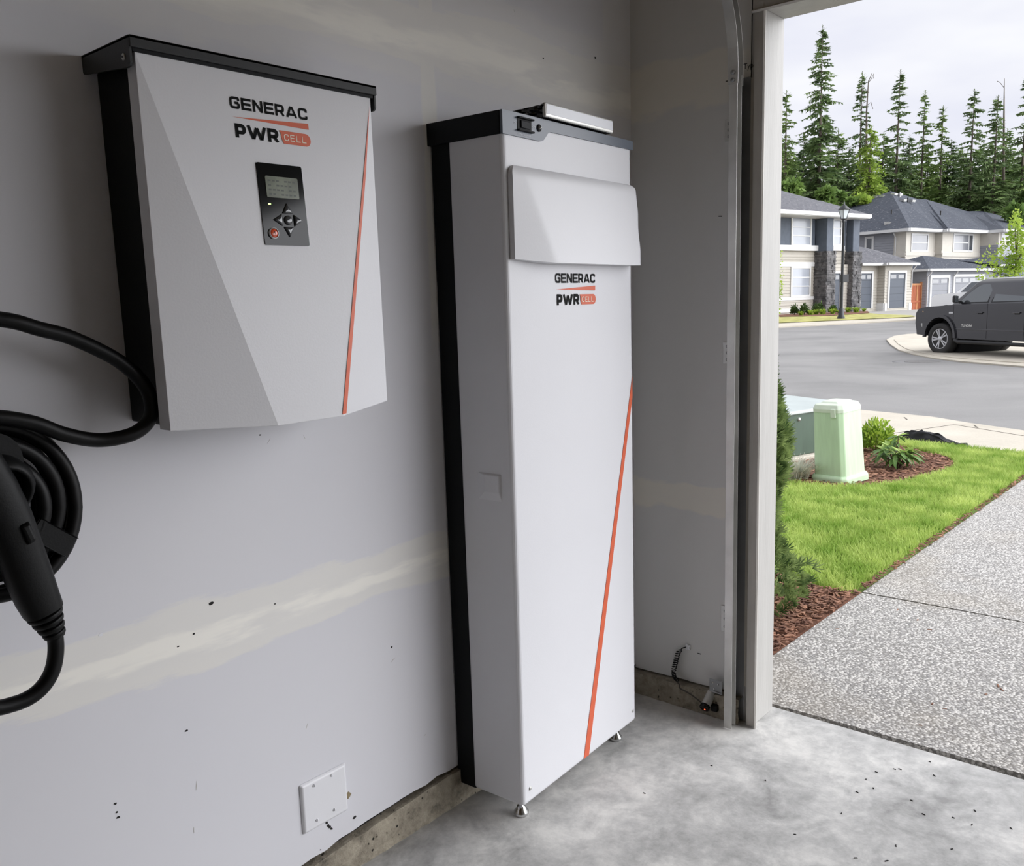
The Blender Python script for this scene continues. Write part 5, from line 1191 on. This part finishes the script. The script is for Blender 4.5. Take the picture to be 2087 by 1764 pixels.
MB().add(vs, [(i*(nv+1)+j, (i+1)*(nv+1)+j, (i+1)*(nv+1)+j+1, i*(nv+1)+j+1) for i in range(nu) for j in range(nv)], 0, True).build('fabric', M['cloth'], cl)
b = MB(); P = b_-ux_*.06; b.tube([P+Vector((0, 0, .02)), P+ux_*.06+vy_*.02+Vector((0, 0, .03)), P+ux_*.10-vy_*.03+Vector((0, 0, .02)), P+ux_*.05-vy_*.06+Vector((0, 0, .012))], .018, 8).build('cuff', M['cloth'], cl)

# ================================================================== vehicles
def wheel(root, x, y, side, r=.405, w_=.27, steer=0, label=None, spokes=5):
    Mw = Matrix.Translation((x, y, r)) @ Matrix.Rotation(steer, 4, 'Z') @ Matrix.Rotation(-math.pi/2*side, 4, 'X')
    t = MB().lathe([(r*.64, -w_), (r*.9, -w_), (r, -w_*.88), (r, -w_*.12), (r*.95, -.01), (r*.80, .0), (r*.66, -.012), (r*.64, -.03)], Mw, 36).build('tyre', M['tire'], root)
    b = MB(); b.lathe([(r*.645, -w_*.9), (r*.645, -.015), (r*.60, -.012), (r*.60, -.06), (r*.585, -w_*.6), (.05, -w_*.62)], Mw, 30); rim = b.build('rim', M['rim'], t)
    b = MB()
    for k in range(spokes*2):
        a = 2*math.pi*(k//2)/spokes+(.17 if k % 2 else -.17); ca_, sa_ = math.cos(a), math.sin(a); t2 = Vector((-sa_, ca_, 0)); d2 = Vector((ca_, sa_, 0))
        P0, P1 = d2*.05, d2*r*.615
        b.hexa([Mw @ (P0-t2*.016+Vector((0, 0, -.06))), Mw @ (P0+t2*.016+Vector((0, 0, -.06))), Mw @ (P1+t2*.024+Vector((0, 0, -.05))), Mw @ (P1-t2*.024+Vector((0, 0, -.05)))],
               [Mw @ (P0-t2*.014+Vector((0, 0, -.022))), Mw @ (P0+t2*.014+Vector((0, 0, -.022))), Mw @ (P1+t2*.020+Vector((0, 0, -.014))), Mw @ (P1-t2*.020+Vector((0, 0, -.014)))])
    b.build('spokes', M['rim'], t); MB().lathe([(.072, -.04), (.070, -.018), (.05, -.012), (.01, -.011)], Mw, 16).build('hub_cap', M['rim'], t)
    bb = MB(); bb.lathe([(r*.58, -w_*.55), (r*.58, -w_*.5)], Mw, 24); bb.build('brake_disc', M['slot'], t); return t
def arch(cx, cz, r, a0, a1, n=12): return [(cx+r*math.cos(a0+(a1-a0)*i/n), cz+r*math.sin(a0+(a1-a0)*i/n)) for i in range(n+1)]
wc = at_ground(1912, 722.5, -.085); hd = math.radians(55); fx, fy = math.cos(hd), math.sin(hd); lx, ly = -fy, fx
tk = thing('pickup_truck', 'dark grey four-door pickup truck parked across the street at the right edge', 'pickup truck', (wc.x-lx*.97, wc.y-ly*.97, wc.z+.003), hd, mode='local')
XZ = lambda u, v, w_: Vector((u, w_, v))
ra = .53; ang0 = math.asin(.05/ra)
prof = [(.94, .80), (.93, 1.06), (.84, 1.17), (.55, 1.225), (-.62, 1.285), (-2.98, 1.315), (-2.99, 1.36), (-4.72, 1.37), (-4.76, .62)]
prof += [(-4.30, .52)]+arch(-3.72, .44, ra, math.pi-.12, .12, 12)[0:0]+[(-3.72-ra, .46)]+arch(-3.72, .44, ra, math.pi-.05, .05, 12)+[(-3.72+ra, .44), (-3.05, .43), (-.66, .43), (-ra, .44)]+arch(0, .44, ra, math.pi-.05, .05, 12)+[(ra, .48), (.86, .50)]
body = MB().prism(prof, XZ, -.955, .955).build('body', M['truck'], tk, .06, 4, label='dark grey painted body')
for s_ in (1, -1):
    b = MB(); fl = arch(0, .44, ra+.065, math.pi-.0, .0, 14)+arch(0, .44, ra-.01, .0, math.pi, 14); b.prism(fl, XZ, s_*.93, s_*.995); b.build('wheel_arch_flare', M['truck'], tk, .02)
    b = MB(); fl = [(x_-3.72, z_) for x_, z_ in fl]; b.prism(fl, XZ, s_*.93, s_*.985); b.build('wheel_arch_flare', M['truck'], tk, .02)
for x_ in (0, -3.72): MB().lathe([(ra-.02, -.62), (ra-.02, .62)], Matrix.Translation((x_, 0, .44)) @ Matrix.Rotation(math.pi/2, 4, 'X'), 24).build('arch_liner', M['arch'], tk)
# cabin
bt = [(-.28, .90), (-2.97, .92), (-2.97, -.92), (-.28, -.90)]; tp = [(-1.06, .66), (-2.78, .69), (-2.78, -.69), (-1.06, -.66)]
mid = [(-.92, .70), (-2.84, .73), (-2.84, -.73), (-.92, -.70)]
b = MB(); loft(b, [[Vector((x_, y_, 1.26)) for x_, y_ in bt], [Vector((x_, y_, 1.815)) for x_, y_ in mid], [Vector((x_*.985-.02, y_*.93, 1.885)) for x_, y_ in tp], [Vector((x_*.94-.10, y_*.70, 1.915)) for x_, y_ in tp]]); b.build('cabin', M['truck'], tk, .03, 3)
def cy(z): return .90+.02-.215*(z-1.26)/.555
def side_panel(poly, name, m, e, th=.012, parent=None, s_=1):
    b = MB(); n = len(poly); o_ = [Vector((x_, s_*(cy(z_)+e-.012*(1+x_/3)), z_)) for x_, z_ in poly]; i_ = [p-Vector((0, s_*th, 0)) for p in o_]
    return b.add(o_+i_, [tuple(range(n)), tuple(range(2*n-1, n-1, -1))]+[(i, n+i, n+(i+1) % n, (i+1) % n) for i in range(n)]).build(name, m, parent or tk)
w1 = [(-.58, 1.335), (-1.50, 1.345), (-1.54, 1.765), (-1.18, 1.765), (-.99, 1.70), (-.76, 1.52)]
w2 = [(-1.66, 1.345), (-2.58, 1.36), (-2.64, 1.42), (-2.66, 1.745), (-2.62, 1.765), (-1.70, 1.77)]
for s_ in (1, -1):
    for p_ in (w1, w2):
        cxm = sum(p[0] for p in p_)/len(p_); czm = sum(p[1] for p in p_)/len(p_); big = [(cxm+(x_-cxm)*1.07, czm+(z_-czm)*1.10) for x_, z_ in p_]
        fr_ = side_panel(big, 'window_surround', M['trimblk'], .004, s_=s_); side_panel(p_, 'window_glass', M['carglass'], .008, parent=fr_, s_=s_)
b = MB(); b.hexa([Vector((-.36, .78, 1.32)), Vector((-.36, -.78, 1.32)), Vector((-.90, -.62, 1.795)), Vector((-.90, .62, 1.795))], [Vector((-.335, .78, 1.325)), Vector((-.335, -.78, 1.325)), Vector((-.875, -.62, 1.80)), Vector((-.875, .62, 1.80))]); b.build('windscreen', M['carglass'], tk)
for s_ in (1, -1):
    for x_, zt_ in ((-.46, 1.27), (-1.59, 1.30), (-2.72, 1.30)): MB().box((x_-.006, s_*.9535, .46), (x_+.006, s_*.9565, zt_)).build('door_seam', M['slot'], tk)
    b = MB(); b.box((-.5, s_*.95, .655), (-3.0, s_*.966, .685)); b.build('door_crease', M['truck'], tk, .006)
    for x_ in (-1.42, -2.56):
        MB().box((x_-.02, s_*.955, 1.045), (x_+.13, s_*.962, 1.085)).build('handle_cup', M['slot'], tk, .003)
        MB().box((x_-.04, s_*.962, 1.070), (x_+.16, s_*.995, 1.100)).build('door_handle', M['truck'], tk, .01)
    MB().tube([(-.60, s_*1.0, .40), (-.75, s_*1.03, .36), (-2.85, s_*1.03, .36), (-2.98, s_*1.0, .40)], .045, 10).build('side_step', M['trimblk'], tk)
    for x_ in (-1.0, -2.2): MB().box((x_-.22, s_*.99, .37), (x_+.22, s_*1.06, .408)).build('step_pad', M['trimblk'], tk, .01)
    mr = MB().box((-.66, s_*.99, 1.33), (-.56, s_*1.11, 1.51)).build('mirror', M['trimblk'], tk, .035, 3); MB().box((-.64, s_*.86, 1.33), (-.58, s_*1.0, 1.37)).build('mirror_arm', M['trimblk'], mr)
    MB().box((-.667, s_*1.003, 1.345), (-.659, s_*1.097, 1.495)).build('mirror_glass', M['carglass'], mr)
    MB().hexa([Vector((.62, s_*.93, .94)), Vector((.93, s_*.93, .90)), Vector((.93, s_*.55, .90)), Vector((.80, s_*.55, .94))], [Vector((.64, s_*.962, 1.12)), Vector((.90, s_*.93, 1.12)), Vector((.90, s_*.55, 1.12)), Vector((.80, s_*.55, 1.12))]).build('headlamp', M['amber'], tk, .01)
    b = MB(); b.hexa([Vector((.66, s_*.93, .50)), Vector((1.02, s_*.86, .50)), Vector((1.02, 0, .50)), Vector((.66, 0, .50))], [Vector((.66, s_*.975, .80)), Vector((1.01, s_*.88, .80)), Vector((1.01, 0, .80)), Vector((.66, 0, .80))]); b.build('bumper', M['alu'], tk, .02)
    MB().box((-.30 if s_ > 0 else -.30, s_*.955, 1.055), (-.44, s_*.960, 1.10)).build('fender_badge', M['chrome'], tk, .003)
MB().box((.90, -.55, .84), (.955, .55, 1.10)).build('grille', M['alu'], tk, .02)
b = MB(); b.box((-3.1, -.86, 1.05), (-4.68, .86, 1.10)); b.build('bed_floor', M['trimblk'], tk); MB().box((-4.78, -.9, .55), (-4.86, .9, .75)).build('rear_bumper', M['alu'], tk, .02)
tw = MB(); 
text_mesh('TUNDRA', .085, lambda u, v: Vector((-.76-u*1.0, .9585, .735+v)), 'door_lettering', M['alu'], tk, 'silver lettering on the front door', 1.05, .002)
wheel(tk, 0, .965, 1, steer=math.radians(6)); wheel(tk, 0, -.965, -1, steer=math.radians(6)); wheel(tk, -3.72, .965, 1); wheel(tk, -3.72, -.965, -1)

wp_ = CAM+ray(1960, 600)*(42/ray(1960, 600).dot(Vector((math.cos(YAW), math.sin(YAW), 0)))); hd2 = math.radians(62)
wv = thing('white_car', 'white car parked behind the pickup, only its bonnet and windscreen pillar showing', 'car', (wp_.x, wp_.y, G(wp_.x, wp_.y)-.082), hd2, mode='local')
pr2 = [(.90, .55), (.88, 1.10), (.70, 1.24), (-.45, 1.30), (-3.4, 1.32), (-3.5, .50), (-3.1, .36)]+arch(-2.75, .36, .40, math.pi-.05, .05, 10)+[(-2.3, .34), (-.45, .34)]+arch(0, .36, .40, math.pi-.05, .05, 10)+[(.5, .36), (.8, .38)]
MB().prism(pr2, XZ, -.92, .92).build('body', M['carwhite'], wv, .05, 3)
loft(MB(), [[Vector(p) for p in ((-.35, .86, 1.26), (-3.42, .88, 1.28), (-3.42, -.88, 1.28), (-.35, -.86, 1.26))], [Vector(p) for p in ((-1.05, .68, 1.80), (-3.2, .70, 1.82), (-3.2, -.70, 1.82), (-1.05, -.68, 1.80))], [Vector(p) for p in ((-1.2, .58, 1.86), (-3.1, .60, 1.87), (-3.1, -.60, 1.87), (-1.2, -.58, 1.86))]]).build('cabin', M['carwhite'], wv, .04, 3)
b = MB(); b.hexa([Vector((-.40, .74, 1.32)), Vector((-.40, -.74, 1.32)), Vector((-1.0, -.62, 1.76)), Vector((-1.0, .62, 1.76))], [Vector((-.37, .74, 1.33)), Vector((-.37, -.74, 1.33)), Vector((-.97, -.62, 1.77)), Vector((-.97, .62, 1.77))]); b.build('windscreen', M['carglass'], wv)
for s_ in (1, -1):
    sp_ = [Vector((-.72, s_*.855, 1.34)), Vector((-3.1, s_*.87, 1.36)), Vector((-3.05, s_*.725, 1.76)), Vector((-1.15, s_*.705, 1.76))]; MB().hexa([p-Vector((0, s_*.02, 0)) for p in sp_], [p+Vector((0, s_*.006, 0)) for p in sp_]).build('window_glass', M['carglass'], wv)
    wheel(wv, 0, s_*.93, s_, .33, .21); wheel(wv, -2.75, s_*.93, s_, .33, .21)
    MB().box((.62, s_*.55, .80), (.885, s_*.90, .95)).build('headlamp', M['lampglass'], wv, .02)

# ================================================================== lamp post
lb = at_ground(1714, 649); P0 = Vector((lb.x, lb.y)); nL = Vector((-FWD.x, -FWD.y, 0)).normalized()
zl0, zl1 = on_v(1719, 446, P0, nL).z, on_v(1719, 427, P0, nL).z
lp = thing('lamp_post', 'black street lamp post with a four-sided lantern between the two houses', 'lamp post', (lb.x, lb.y, lb.z))
ax0 = Matrix.Translation((lb.x, lb.y, lb.z-.05))
MB().lathe([(.20, 0), (.20, .12), (.15, .22), (.13, .55), (.10, .60)], ax0, 12).build('base', M['lampblack'], lp)
MB().lathe([(.085, .55), (.055, zl0-lb.z-.15), (.08, zl0-lb.z-.1), (.08, zl0-lb.z-.02), (.05, zl0-lb.z+.05)], ax0, 12).build('pole', M['lampblack'], lp)
zb_ = on_v(1717, 575, P0, nL).z; zt_ = on_v(1717, 559, P0, nL).z
Ml = Matrix.Translation((lb.x, lb.y, 0)) @ Matrix.Rotation(YAW+.3, 4, 'Z')
b = MB(); b.box((-.14, -.30, zb_), (.10, .06, zt_), 0, Ml); b.build('control_box', M['lampblack'], lp, .01)
ln = MB(); r0, r1 = .13, .27
for k in range(4):
    a = math.pi/4+k*math.pi/2; ln.tube([Ml @ Vector((r0*math.cos(a), r0*math.sin(a), zl0)), Ml @ Vector((r1*math.cos(a), r1*math.sin(a), zl1))], .016, 6)
    a2 = a+math.pi/2; ln.tube([Ml @ Vector((r1*math.cos(a), r1*math.sin(a), zl1)), Ml @ Vector((r1*math.cos(a2), r1*math.sin(a2), zl1))], .018, 6); ln.tube([Ml @ Vector((r0*math.cos(a), r0*math.sin(a), zl0)), Ml @ Vector((r0*math.cos(a2), r0*math.sin(a2), zl0))], .018, 6)
lf = ln.build('lantern_frame', M['lampblack'], lp)
for k in range(4):
    a, a2 = math.pi/4+k*math.pi/2, math.pi*3/4+k*math.pi/2
    q4 = [Ml @ Vector((r*math.cos(t)*.97, r*math.sin(t)*.97, z)) for r, t, z in ((r0, a, zl0), (r0, a2, zl0), (r1, a2, zl1), (r1, a, zl1))]
    MB().add(q4, [(0, 1, 2, 3)]).build('pane', M['lampglass'], lf)
MB().lathe([(.31, 0), (.20, .12), (.09, .22), (.05, .24), (.03, .36), (.005, .42)], Matrix.Translation((lb.x, lb.y, zl1)), 12).build('lantern_cap', M['lampblack'], lp)

# ================================================================== planting before the far house
ORD = ['first', 'second', 'third', 'fourth', 'fifth', 'sixth', 'seventh', 'eighth', 'ninth', 'tenth']
for i, (px, py, w_, h_) in enumerate(((1619, 642, 13, 20), (1639, 642, 14, 22), (1667, 640, 21, 23), (1697, 639, 12, 15))):
    c = at_ground(px, py); s_ = (c-CAM).dot(FWD)/FPX; leafy('round_bush', tuple(c), 420, w_*s_/2, h_*s_, .16, M['bush'], f'{ORD[i]} from the left of the four dark round bushes before the beige house', 'bush', 'dark round bushes before the beige house', 4, seed=30+i)
for i, (px, py, w_) in enumerate(((1633, 643, 12), (1651, 642, 14), (1663, 641, 14), (1677, 641, 15), (1697, 640, 15), (1710, 639, 10), (1728, 637, 14), (1745, 637, 15), (1761, 635, 9))):
    c = at_ground(px, py); s_ = (c-CAM).dot(FWD)/FPX; tufts('daylily_clump', (c.x, c.y, c.z), 110, w_*s_*1.15, w_*s_*.75, .045, M['lime_leaf'], f'{ORD[i]} from the left of the lime-green clumps along the far lawn', 'plant clump', 'lime-green clumps along the far lawn')

# ================================================================== trees
def at_depth(px, d, py=590): r_ = ray(px, py); return CAM+r_*(d/r_.dot(Vector((math.cos(YAW), math.sin(YAW), 0))))
def conifer(px, py, d, wpx, m, label, lean=0, dens=1.0, bare=.0, sparse_top=.35, seed=1, name='conifer', droop=.5, curl=.25, z0=-.3, taper=.85):
    q = random.Random(seed); base = at_depth(px, d); base.z = z0; top = at_depth(px, d, py); H = top.z-z0; sc_ = d/FPX; Rm = wpx*sc_*1.1
    root = thing(name, label, 'tree', tuple(base), group='conifers behind the houses'); vs = []; fs = []
    nb = int(290*dens*(H/25)**.7); camd = (CAM-base); ca0 = math.atan2(camd.y, camd.x)
    br = MB()
    for i in range(nb):
        s_ = 1-(i+q.random())/nb*(1-bare); z = H*s_
        if s_ > .985: continue
        rad = Rm*((1-s_)**taper)*q.uniform(.55, 1.12)+.15
        if s_ > 1-sparse_top and q.random() < .42: continue
        a = q.uniform(0, 6.283); d2 = Vector((math.cos(a), math.sin(a), 0)); sd_ = Vector((-d2.y, d2.x, 0)); p0 = base+Vector((lean*H*s_*s_, 0, z)); nt_ = max(5, int(5+rad*2.6))
        up_ = q.uniform(.0, .25) if s_ > .8 else q.uniform(-.1, .12)
        def bp(t): return p0+d2*rad*t+Vector((0, 0, rad*(up_*t-droop*t*t+curl*t*t*t)))
        for k in range(nt_):
            t = .12+.88*(k+q.random()*.6)/nt_; P = bp(t); ll = max(.36, rad*.42*(1.15-t))*q.uniform(.7, 1.25)
            for sg in (1, -1):
                e = (d2*q.uniform(.35, .8)+sd_*sg*q.uniform(.5, 1)+Vector((0, 0, q.uniform(-.55, .05)))).normalized(); w2_ = ll*q.uniform(.16, .30); nn = e.cross(Vector((q.gauss(0, .4), q.gauss(0, .4), 1))).normalized(); o = len(vs)
                vs += [P, P+e*ll*.45+nn*w2_, P+e*ll, P+e*ll*.45-nn*w2_]; fs.append((o, o+1, o+2, o+3))
            if k % 2 == 0:
                e = Vector((q.gauss(0, .3), q.gauss(0, .3), -1)).normalized(); o = len(vs); l2 = ll*q.uniform(.5, .9); vs += [P+d2*.15, P-d2*.12, P+e*l2]; fs.append((o, o+1, o+2))
        T = bp(1); o = len(vs); vs += [bp(.85)+sd_*.08, bp(.85)-sd_*.08, T+d2*.2]; fs.append((o, o+1, o+2))
        if q.random() < .8: br.tube([p0, bp(.5), bp(.95)], [.02+rad*.010, .015+rad*.006, .008], 3, caps=False)
    # leader tip
    for k in range(16):
        z = H*(1-.035*k/16*1.2); a = q.uniform(0, 6.283); e = Vector((math.cos(a), math.sin(a), .5)).normalized(); o = len(vs); P = base+Vector((lean*H*(z/H)**2, 0, z)); n2 = Vector((-e.y, e.x, 0)); vs += [P-n2*.05, P+n2*.05, P+e*(.15+.05*k)]; fs.append((o, o+1, o+2))
    MB().add(vs, fs).build('foliage', m, root, kind='stuff')
    MB().tube([base+Vector((lean*H*t*t, 0, H*t)) for t in (0, .3, .6, .85, 1)], [.28, .21, .13, .05, .02], 8).build('trunk', M['trunk'], root); br.build('branches', M['trunk'], root, kind='stuff')
    return root
N1_, N2_, NY, NF = M['needle'], M['needle2'], M['needle_y'], M['needle_far']
TREES = [
 (1664, 52, 90, 98, N1_, 'tallest dark conifer, its tip highest against the sky left of centre', .0, 1.5, .6, 3),
 (1596, 185, 88, 66, N2_, 'conifer half hidden by the door jamb, leftmost of the tree line', 0, 1.15, .3, 5),
 (1744, 146, 98, 60, N1_, 'slim spiky conifer right of the tallest one', 0, 1.0, .4, 7),
 (1818, 142, 94, 84, N1_, 'tall open-topped conifer above the peak of the blue-grey roof', 0, 1.2, .5, 9),
 (1868, 184, 99, 66, N2_, 'ragged conifer with a top bent to the right', .01, .95, .5, 11),
 (1906, 215, 97, 60, N2_, 'shorter conifer between the ragged one and the open spire', 0, 1.0, .4, 13),
 (1966, 182, 93, 82, N1_, 'open spire conifer standing alone above the roof ridge', 0, 1.15, .45, 15),
 (2013, 195, 90, 82, N1_, 'broad dark conifer right of the open spire', 0, 1.3, .4, 17),
 (2069, 150, 96, 78, N1_, 'tall thin-topped conifer near the right edge', 0, 1.2, .5, 19),
 (2105, 172, 92, 80, N2_, 'conifer cut by the right edge of the view', 0, 1.2, .4, 21)]
for px, py, d, w_, m, lb_, ln_, dn, st_, sd2 in TREES: conifer(px, py, d, w_, m, lb_, ln_, dn, 0, st_, sd2)
conifer(1764, 255, 82, 76, NY, 'yellow-green drooping hemlock in front of the dark trees', 0, 1.3, 0, .1, 31, 'hemlock', .75, .2, taper=.68)
hm = thing('bare_snag', 'thin bare leaning treetop rising beside the slim conifer', 'tree', tuple(at_depth(1766, 84)))
b0 = at_depth(1766, 84, 300); b = MB(); b.tube([Vector((b0.x, b0.y, -.3)), at_depth(1766, 84, 330), at_depth(1766, 84, 230), at_depth(1770, 84, 165), at_depth(1778, 84, 148)], [.16, .12, .07, .04, .02], 6)
b.build('trunk', M['trunk'], hm); b = MB()
for p_ in (((1768, 190), (1760, 175), (1758, 196)), ((1769, 170), (1776, 160), (1781, 150), (1780, 160)), ((1767, 215), (1775, 208), (1779, 222)), ((1767, 205), (1759, 210), (1756, 225))): b.tube([at_depth(x_, 84, y_) for x_, y_ in p_], .03, 4)
b.build('twigs', M['trunk'], hm)
sn = thing('bare_snag', 'bare grey dead trunk poking up left of the tall thin-topped conifer', 'tree', tuple(at_depth(2046, 94)))
b = MB(); bb_ = at_depth(2046, 94); b.tube([Vector((bb_.x, bb_.y, -.3)), at_depth(2046, 94, 260), at_depth(2047, 94, 160)], [.2, .1, .03], 6); b.tube([at_depth(2046, 94, 178), at_depth(2038, 94, 168), at_depth(2032, 94, 165)], .03, 4); b.build('trunk', M['trunk'], sn)
FILL = [(1606, 300), (1632, 270), (1700, 262), (1722, 300), (1790, 268), (1842, 275), (1880, 290), (1925, 285), (1948, 300), (1990, 290), (2035, 262), (2060, 300), (2090, 260), (1655, 320), (1760, 330), (1815, 320), (1900, 330), (1970, 330), (2020, 330), (1580, 260)]
ORD2 = ORD+['eleventh', 'twelfth', 'thirteenth', 'fourteenth', 'fifteenth', 'sixteenth', 'seventeenth', 'eighteenth', 'nineteenth', 'twentieth']
for i, (px, py) in enumerate(FILL):
    conifer(px, py, 102+(i % 3)*4, 84, NF if i % 2 else N2_, f'{ORD2[sorted(FILL).index((px, py))]} from the left of the shorter conifers filling the back row', 0, 1.35, 0, .1, 50+i, droop=.4, taper=.7)
# joins between trunks: understorey of broad-leaved crowns
def crown(px, py, d, wpx, hpx, n, leaf, m, label, name, seed, trunk=True, group=None):
    q = random.Random(seed); sc_ = d/FPX; c0 = at_depth(px, d, py); R_ = wpx*sc_/2; Hh_ = hpx*sc_/2; base = Vector((c0.x, c0.y, G(c0.x, c0.y)))
    root = thing(name, label, 'tree', tuple(base), group=group); vs = []; fs = []
    blobs = [(Vector((q.gauss(0, .5), q.gauss(0, .5), q.uniform(-.9, .9))), q.uniform(.3, .5)) for _ in range(13)]
    for i in range(n):
        bc, br_ = q.choice(blobs); dv = Vector((q.gauss(0, 1), q.gauss(0, 1), q.gauss(0, 1))).normalized()*q.uniform(.6, 1)*br_; v_ = bc+dv
        P = Vector((c0.x+v_.x*R_, c0.y+v_.y*R_, c0.z+v_.z*Hh_)); ax = (dv+Vector((q.gauss(0, .6), q.gauss(0, .6), q.gauss(0, .4)))).normalized(); s1 = ax.cross(Vector((q.gauss(0, 1), q.gauss(0, 1), q.gauss(0, 1)))).normalized(); l = leaf*q.uniform(.6, 1.2); o = len(vs)
        vs += [P, P+ax*l*.45+s1*l*.33, P+ax*l, P+ax*l*.45-s1*l*.33]; fs.append((o, o+1, o+2, o+3))
    MB().add(vs, fs).build('foliage', m, root, kind='stuff'); b = MB(); b.tube([base, (base+c0)/2, c0, c0+Vector((0, 0, Hh_*.7))], [R_*.07+.03, R_*.055+.02, R_*.04+.015, .01], 7)
    for bc, br_ in blobs[:8]: b.tube([c0+Vector((0, 0, (bc.z-.5)*Hh_*.6)), Vector((c0.x+bc.x*R_, c0.y+bc.y*R_, c0.z+bc.z*Hh_))], [R_*.025+.01, .008], 5)
    b.build('trunk', M['trunk'], root); return root
crown(2072, 520, 40, 74, 190, 2300, .16, M['maple'], 'bright green young maple in leaf at the right edge above the pickup', 'maple_tree', 61)
crown(1586, 575, 46, 20, 110, 420, .13, M['maple'], 'slender young tree with bright leaves beside the jamb before the beige house', 'sapling', 62)
for i, (px, py, w_, h_, lb_) in enumerate(((1604, 394, 52, 40, 'pale green broad-leaved crown behind the left roof beside the jamb'), (1692, 404, 44, 36, 'pale green broad-leaved crown rising over the middle of the left roof'), (1757, 418, 30, 30, 'small yellow-green crown in the gap between the two roofs'), (2080, 436, 60, 44, 'light green crown at the right edge behind the roof end'))):
    crown(px, py, 80, w_, h_, 1100, .55, M['needle_y'] if i == 2 else M['decid'], lb_, 'broadleaf_tree', 70+i)

b = MB()
for px, py in ((1748,1244),(1758,1248),(1829,1244),(1894,1284),(1707,1283),(1804,1350),(1985,1336),(1998,1355),(2034,1398),(2041,1406),(2009,1416),(1924,1446),(1900,1435),(1876,1480),(2080,1446),(1990,1045),(1870,1264)):
    p = at_ground(px, py); a = px*2.3; l = .006+.006*((px*3) % 7)/7; c, s_ = math.cos(a), math.sin(a)
    b.hexa([Vector((p.x+u*c-v*s_, p.y+u*s_+v*c, p.z+.001)) for u, v in ((-l, -.003), (l, -.002), (l*.8, .003), (-l, .0025))], [Vector((p.x+u*c-v*s_, p.y+u*s_+v*c, p.z+.005)) for u, v in ((-l*.8, -.002), (l*.8, -.0015), (l*.6, .002), (-l*.8, .002))])
tag(b.build('leaf_litter', M['chip']), 'few small brown bits of leaf litter scattered over the pebbled driveway', 'litter', kind='stuff')
